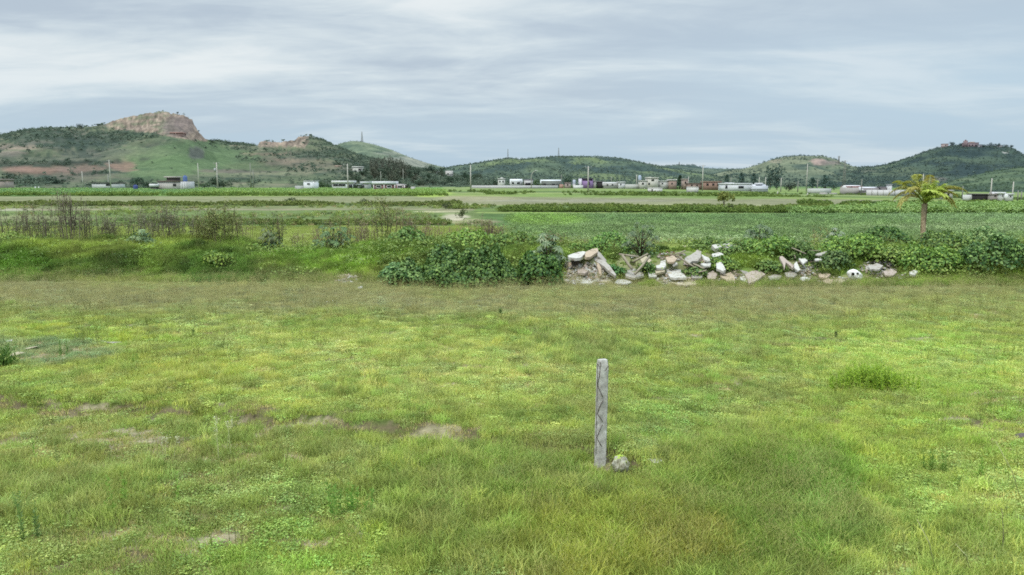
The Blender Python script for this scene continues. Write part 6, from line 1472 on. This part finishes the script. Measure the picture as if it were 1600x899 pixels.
bld('wide orange brick building with flat roof', 1099, 1127, 284.3, 294, (170, 120, 92), (182, 132, 104), [(1104, 287, 1107, 290), (1113, 287, 1116, 290), (1121, 287, 1124, 290)], D=396, rh=.4)
bld('small white shed with a dark door in the fields', 1014, 1035, 294, 301, (216, 212, 200), (206, 200, 186), [(1018, 296, 1019.8, 300.6, 'door')], name='field_shed', cat='shed', rh=.25, oh=.05, dep=3)
bld('small white field shed without a door', 1075, 1091.5, 292.5, 298.3, (214, 212, 198), (196, 184, 168), name='field_shed', cat='shed', rh=.25, oh=.05, dep=3, D=300)
bld('long white warehouse with a dark door', 1131, 1174.5, 287.6, 297, (218, 220, 224), (226, 226, 228), [(1133.5, 290, 1136.5, 295, 'door'), (1154, 291, 1162, 294.6, 'door')], rh=.5, D=370, dep=10, name='warehouse', cat='warehouse', extra=[('roof_ridge', 1138, 285.6, 1150, 287.4, (214, 216, 220), 3, 7)])
bld('pale grey sheet metal hall right of the long white warehouse', 1175, 1200, 288.6, 297, (198, 204, 214), (210, 212, 220), D=369, rh=2.2, gable=True, dep=10, name='hall', cat='warehouse', extra=[('roof_box', 1185, 286, 1196, 288.8, (216, 218, 220), 3, 6)])
bld('long pale wall left of the lattice pylon', 1262, 1299, 294.7, 297.6, (190, 196, 182), None, D=350, dep=.4, name='boundary_wall', cat='wall')
bld('pile of pale bags in the field below the long pale wall', 1283, 1293, 301.2, 304, (190, 184, 166), None, dep=2, name='bag_pile', cat='pile')
bld('small pale heap right of the pile of bags', 1298, 1308, 301.6, 303.6, (176, 172, 152), None, dep=2, name='bag_pile', cat='pile')
bld('grey wall under the red roofed house', 1313, 1356, 293.4, 298, (176, 168, 156), None, D=345, dep=.5, name='boundary_wall', cat='wall')
bld('red walled house with a white roof on the right', 1325, 1348.5, 289.8, 294.5, (150, 92, 84), (222, 216, 214), D=352, gable=True, rh=1.4, dep=8, wins=[(1329, 292, 1331, 293.6)])
bld('hall with a broad white roof behind the long white wall', 1351, 1377, 292.4, 298, (150, 140, 140), (216, 216, 222), D=340, gable=True, rh=1.6, dep=10, name='hall')
bld('dark roofed house right of the broad white roof', 1377.5, 1389, 291.6, 298, (120, 112, 112), (62, 60, 66), D=338, gable=True, rh=1.6)
bld('small white upper room beside the palm crown', 1389.5, 1393.5, 289, 297, (216, 216, 214), (200, 200, 200), D=336, rh=.2, dep=3)
bld('long white boundary wall, left of the palm', 1354, 1430, 297, 305, (212, 208, 204), None, D=330, dep=.4, name='boundary_wall', cat='wall', extra=[('pillar', x, 296.6, x+.8, 305, (190, 184, 176), -.1, .1) for x in range(1362, 1430, 9)])
bld('cream house with openings right of the palm', 1466, 1488.5, 298.4, 307, (202, 194, 176), (214, 208, 192), [(1470, 301.5, 1473, 304), (1480, 302, 1483.5, 306, 'door')], rh=.4, D=280)
bld('low white wall right of the cream house', 1505, 1526, 304.6, 308.3, (206, 208, 200), None, D=265, dep=.4, name='garden_wall', cat='wall')
bld('long dark open barn near the right edge', 1527, 1548, 304, 309, (58, 54, 54), (104, 98, 94), D=262, rh=.25, name='barn', cat='barn')
bld('grey pink low house right of the dark barn', 1549, 1564, 304, 309.5, (164, 150, 146), (176, 160, 154), D=260, rh=.2, wins=[(1554, 305.5, 1556, 307.5)])
tank('white tank on the roof of the grey pink house', 1552, 300.2, 303.2, 6, (222, 222, 224), 262)
tank('round white tank near the right edge', 1572, 303.6, 309.6, 5.5, (226, 226, 226), 255)
bld('white hut between the two right edge tanks', 1564.6, 1569.5, 302.6, 309, (200, 200, 198), (222, 222, 222), D=258, rh=.6, name='hut', wins=[(1566, 305, 1567.5, 307)])
bld('white hut right of the round tank at the right edge', 1576, 1583, 304, 310.5, (196, 196, 192), (216, 216, 216), D=256, rh=.4, name='hut', wins=[(1578, 306, 1580, 308)])
# hilltop church and houses
bld('reddish church on the far right hilltop', 1509, 1529, 223.5, 231, (150, 120, 124), (158, 126, 126), [(1514, 226, 1515.5, 228.5), (1519, 226, 1520.5, 228.5), (1524, 226, 1525.5, 228.5)], hill=hE, rh=1, dep=12, name='church', cat='church',
    extra=[('bell_tower', 1508, 220, 1512, 231, (154, 118, 122), -1, 5), ('spire', 1509.3, 218.5, 1510.7, 220, (150, 100, 104), 1, 3), ('dome', 1519, 221.6, 1525, 223.5, (190, 150, 120), 3, 9)])
bld('pinkish house at the left end of the hilltop', 1474, 1481.5, 225.3, 230, (190, 160, 152), (176, 140, 132), [(1477, 226.6, 1478.5, 228.4)], hill=hE, rh=1, dep=8)
bld('grey house right of the hilltop church', 1530, 1534.5, 226.5, 231, (150, 150, 156), (130, 130, 140), [(1531.5, 228, 1533, 229.5)], hill=hE, rh=.8, dep=7)
bld('pale house near the right end of the hilltop', 1561, 1566, 227.5, 231.5, (170, 170, 168), (130, 128, 134), [(1563, 229, 1564.2, 230.4)], hill=hE, rh=.8, dep=7)

# ------------------------------------------------------------------ poles, masts, pylon
PM = mat_surf('concrete pole', lin((206, 202, 190))/1.6, .12, 2, .9); PD = mat_surf('weathered pole', lin((150, 150, 140))/1.5, .12, 2, .9)
def pole(label, px, pt, pb, arm=1, D=None, group=None, mat=None, trf=False, r=.22, hill=None, wid=1.0, name='utility_pole', lamp=False):
    if hill is not None: X, Y, Z = hill.find(px, pb)
    else:
        Y = min(hit(px, max(pb, 291))[1], 410) if D is None else D; X = slope(px, pb)[0]*Y; Z = min(at(px, pb, Y)[2], gz(X, Y))
    h = at(px, pt, Y)[2]-Z; r = max(r, .42/FPX*Y); t = thing(name, label, 'pole', (X, Y, Z-.2), group)
    if lamp:
        MB().tube([(0, 0, 0), (0, 0, h*.75), (.6, 0, h*.9), (2.0, 0, h+.2)], [r, r*.8, r*.6, r*.5], 6).obj('shaft', mat or PM, t)
        MB().box(1.8, 3.2, -.2, .2, h+.1, h+.35).obj('lamp_head', wm(WH), t); return t
    MB().tube([(0, 0, 0), (0, 0, h+.2)], [r*1.15, r*.75], 8).obj('shaft', mat or PM, t)
    if arm:
        for a in range(arm):
            zz_ = h-.3-a*1.3; c = MB().box(-1.0*wid, 1.0*wid, -.08, .08, zz_, zz_+.16).obj('crossarm', PD, t)
            for q in (-.9, 0, .9): MB().tube([(q*wid, 0, zz_+.161), (q*wid, 0, zz_+.45)], .07, 6).obj('insulator', wm(WH), c)
    if trf: MB().tube([(-.55, -.1, h-3), (-.55, -.1, h-1.7)], .38, 10).obj('transformer', wm((170, 172, 168)), t)
    return t
for px, pt, pb, arm, lab, kw in [(173.5, 250, 296, 2, 'tall pole in front of the leftmost low white house', {}), (129.5, 268, 289, 0, 'short pale pole left of the leftmost low white house', dict(D=380)), (340.5, 254, 299, 1, 'tall pole with a transformer right of the blue tank', dict(trf=True)), (310, 255, 276, 0, 'thin distant pole between the shed and the transformer pole', dict(D=400)),
    (392, 255, 285, 0, 'left thin pole below the terraces', dict(D=400, mat=PD)), (396, 265, 285, 0, 'right thin pole below the terraces', dict(D=400, mat=PD)), (544, 256, 299, 2, 'tall pole with crossarms in front of the long white building', dict(wid=1.5)), (735.5, 258, 299, 0, 'tall plain pole in the middle beside the pink house', {}),
    (595, 268, 281, 0, 'short distant pole above the brick fronted building', dict(D=410, mat=PD)), (630, 264, 279, 0, 'short distant pole above the brick wing', dict(D=410, mat=PD)), (918.7, 260, 301, 1, 'tall pole in front of the purple building', {}), (994.5, 273, 290, 0, 'short pole left of the pale blue raised tank', dict(D=405)), (1097.3, 258, 299, 1, 'tall pole right of the small field sheds', {}),
    (1142, 277, 289, 0, 'thin pole behind the long white warehouse', dict(D=415, mat=PD)), (1186, 277, 289, 0, 'left thin pole behind the pale grey hall', dict(D=415)), (1196, 277, 289, 0, 'right thin pole behind the pale grey hall', dict(D=415)), (1220, 278, 296, 1, 'short pole left of the dark spreading tree', dict(D=380)), (1246.5, 283, 297, 0, 'short thin pole right of the dark spreading tree', dict(D=380, mat=PD)),
    (1259.8, 256, 298, 2, 'tall pole with crossarms right of centre', dict(wid=1.3)), (1277, 281, 296, 1, 'short pole left of the lattice pylon', dict(D=380, mat=PD)), (1345.5, 280, 302, 0, 'thin pole in front of the red roofed house', dict(mat=PD, D=330)), (1441, 272, 302, 0, 'pole rising behind the palm crown', dict(D=320)), (1503.5, 291, 307, 0, 'short pole right of the palm', dict(D=290, mat=PD)),
    (1547.5, 279, 309, 0, 'tall pole before the dark barn', dict(D=262)), (1581.5, 284, 311, 0, 'second tall pole near the right edge', dict(D=258)), (1590, 298, 311, 0, 'left of the two short poles at the right edge', dict(D=262, mat=PD)), (1595.5, 299, 311, 0, 'right of the two short poles at the right edge', dict(D=262, mat=PD)), (877, 273, 291, 0, 'thin pole right of the hangar', dict(D=418, mat=PD)), (955, 276, 291, 0, 'thin pole behind the long grey building', dict(D=425, mat=PD)), (1075.5, 276, 290, 0, 'thin pole right of the dark conifer', dict(D=410)), (1261.5, 302, 307, 0, 'stub of a white post below the tall crossarm pole', {}), (1215, 299, 304, 0, 'small white post in the far green field', {})]:
    pole(lab, px, pt, pb, arm, **kw)
pole('curved street lamp pole left of the hangar', 830, 267, 294, lamp=True, name='street_lamp', D=390)
def mast(label, px, pt, pb, hill, w=3.0, arms=0, D=None, name='antenna_mast', cat='mast'):
    if hill is not None: X, Y, Z = hill.find(px, pb)
    else: Y = D; X = slope(px, pb)[0]*Y; Z = at(px, pb, Y)[2]
    h = at(px, pt, Y)[2]-Z; k = Y/FPX; r = .22*k; w = w*k; t = thing(name, label, cat, (X, Y, Z-1)); h += 1
    legs = [(-.5, -.5), (.5, -.5), (.5, .5), (-.5, .5)]
    for a, b in legs: MB().tube([(a*w, b*w, 0), (a*w*.25, b*w*.25, h)], [r, r*.8], 4).obj('leg', PD, t)
    br = MB(); ns = 7
    for i in range(ns):
        z0, z1 = h*i/ns, h*(i+1)/ns; f0, f1 = 1-.75*i/ns, 1-.75*(i+1)/ns
        for q in range(4):
            a, b = legs[q], legs[(q+1) % 4]; br.tube([(a[0]*w*f0, a[1]*w*f0, z0), (b[0]*w*f1, b[1]*w*f1, z1)], r*.6, 3, cap=False)
    br.obj('lattice_brace', PD, t)
    for i in range(arms):
        z = h*(.97-.13*i); MB().tube([(-w*(.9+.2*i), 0, z), (0, 0, z+.1), (w*(.9+.2*i), 0, z)], r*.8, 4).obj('crossarm', PD, t)
    return t
mast('lattice antenna mast on the pale green hill left of centre', 564, 206, 222, hB, 2.6); mast('antenna mast on the low centre hill, left one', 793.5, 233, 249, hC, 2.0); mast('antenna mast on the centre hill, right one', 872.5, 231, 247, hC, 2.0)
mast('small mast on the far low hill right of centre', 1060.5, 253, 258.5, hC2, 1.6); mast('tall lattice power pylon with crossarms on the right', 1318, 251, 295, None, 4.5, 3, D=420, name='power_pylon', cat='pylon'); mast('faint power pylon on the shoulder of the rocky hill', 1309.5, 244, 256, hD, 2.4, 2, name='power_pylon', cat='pylon')
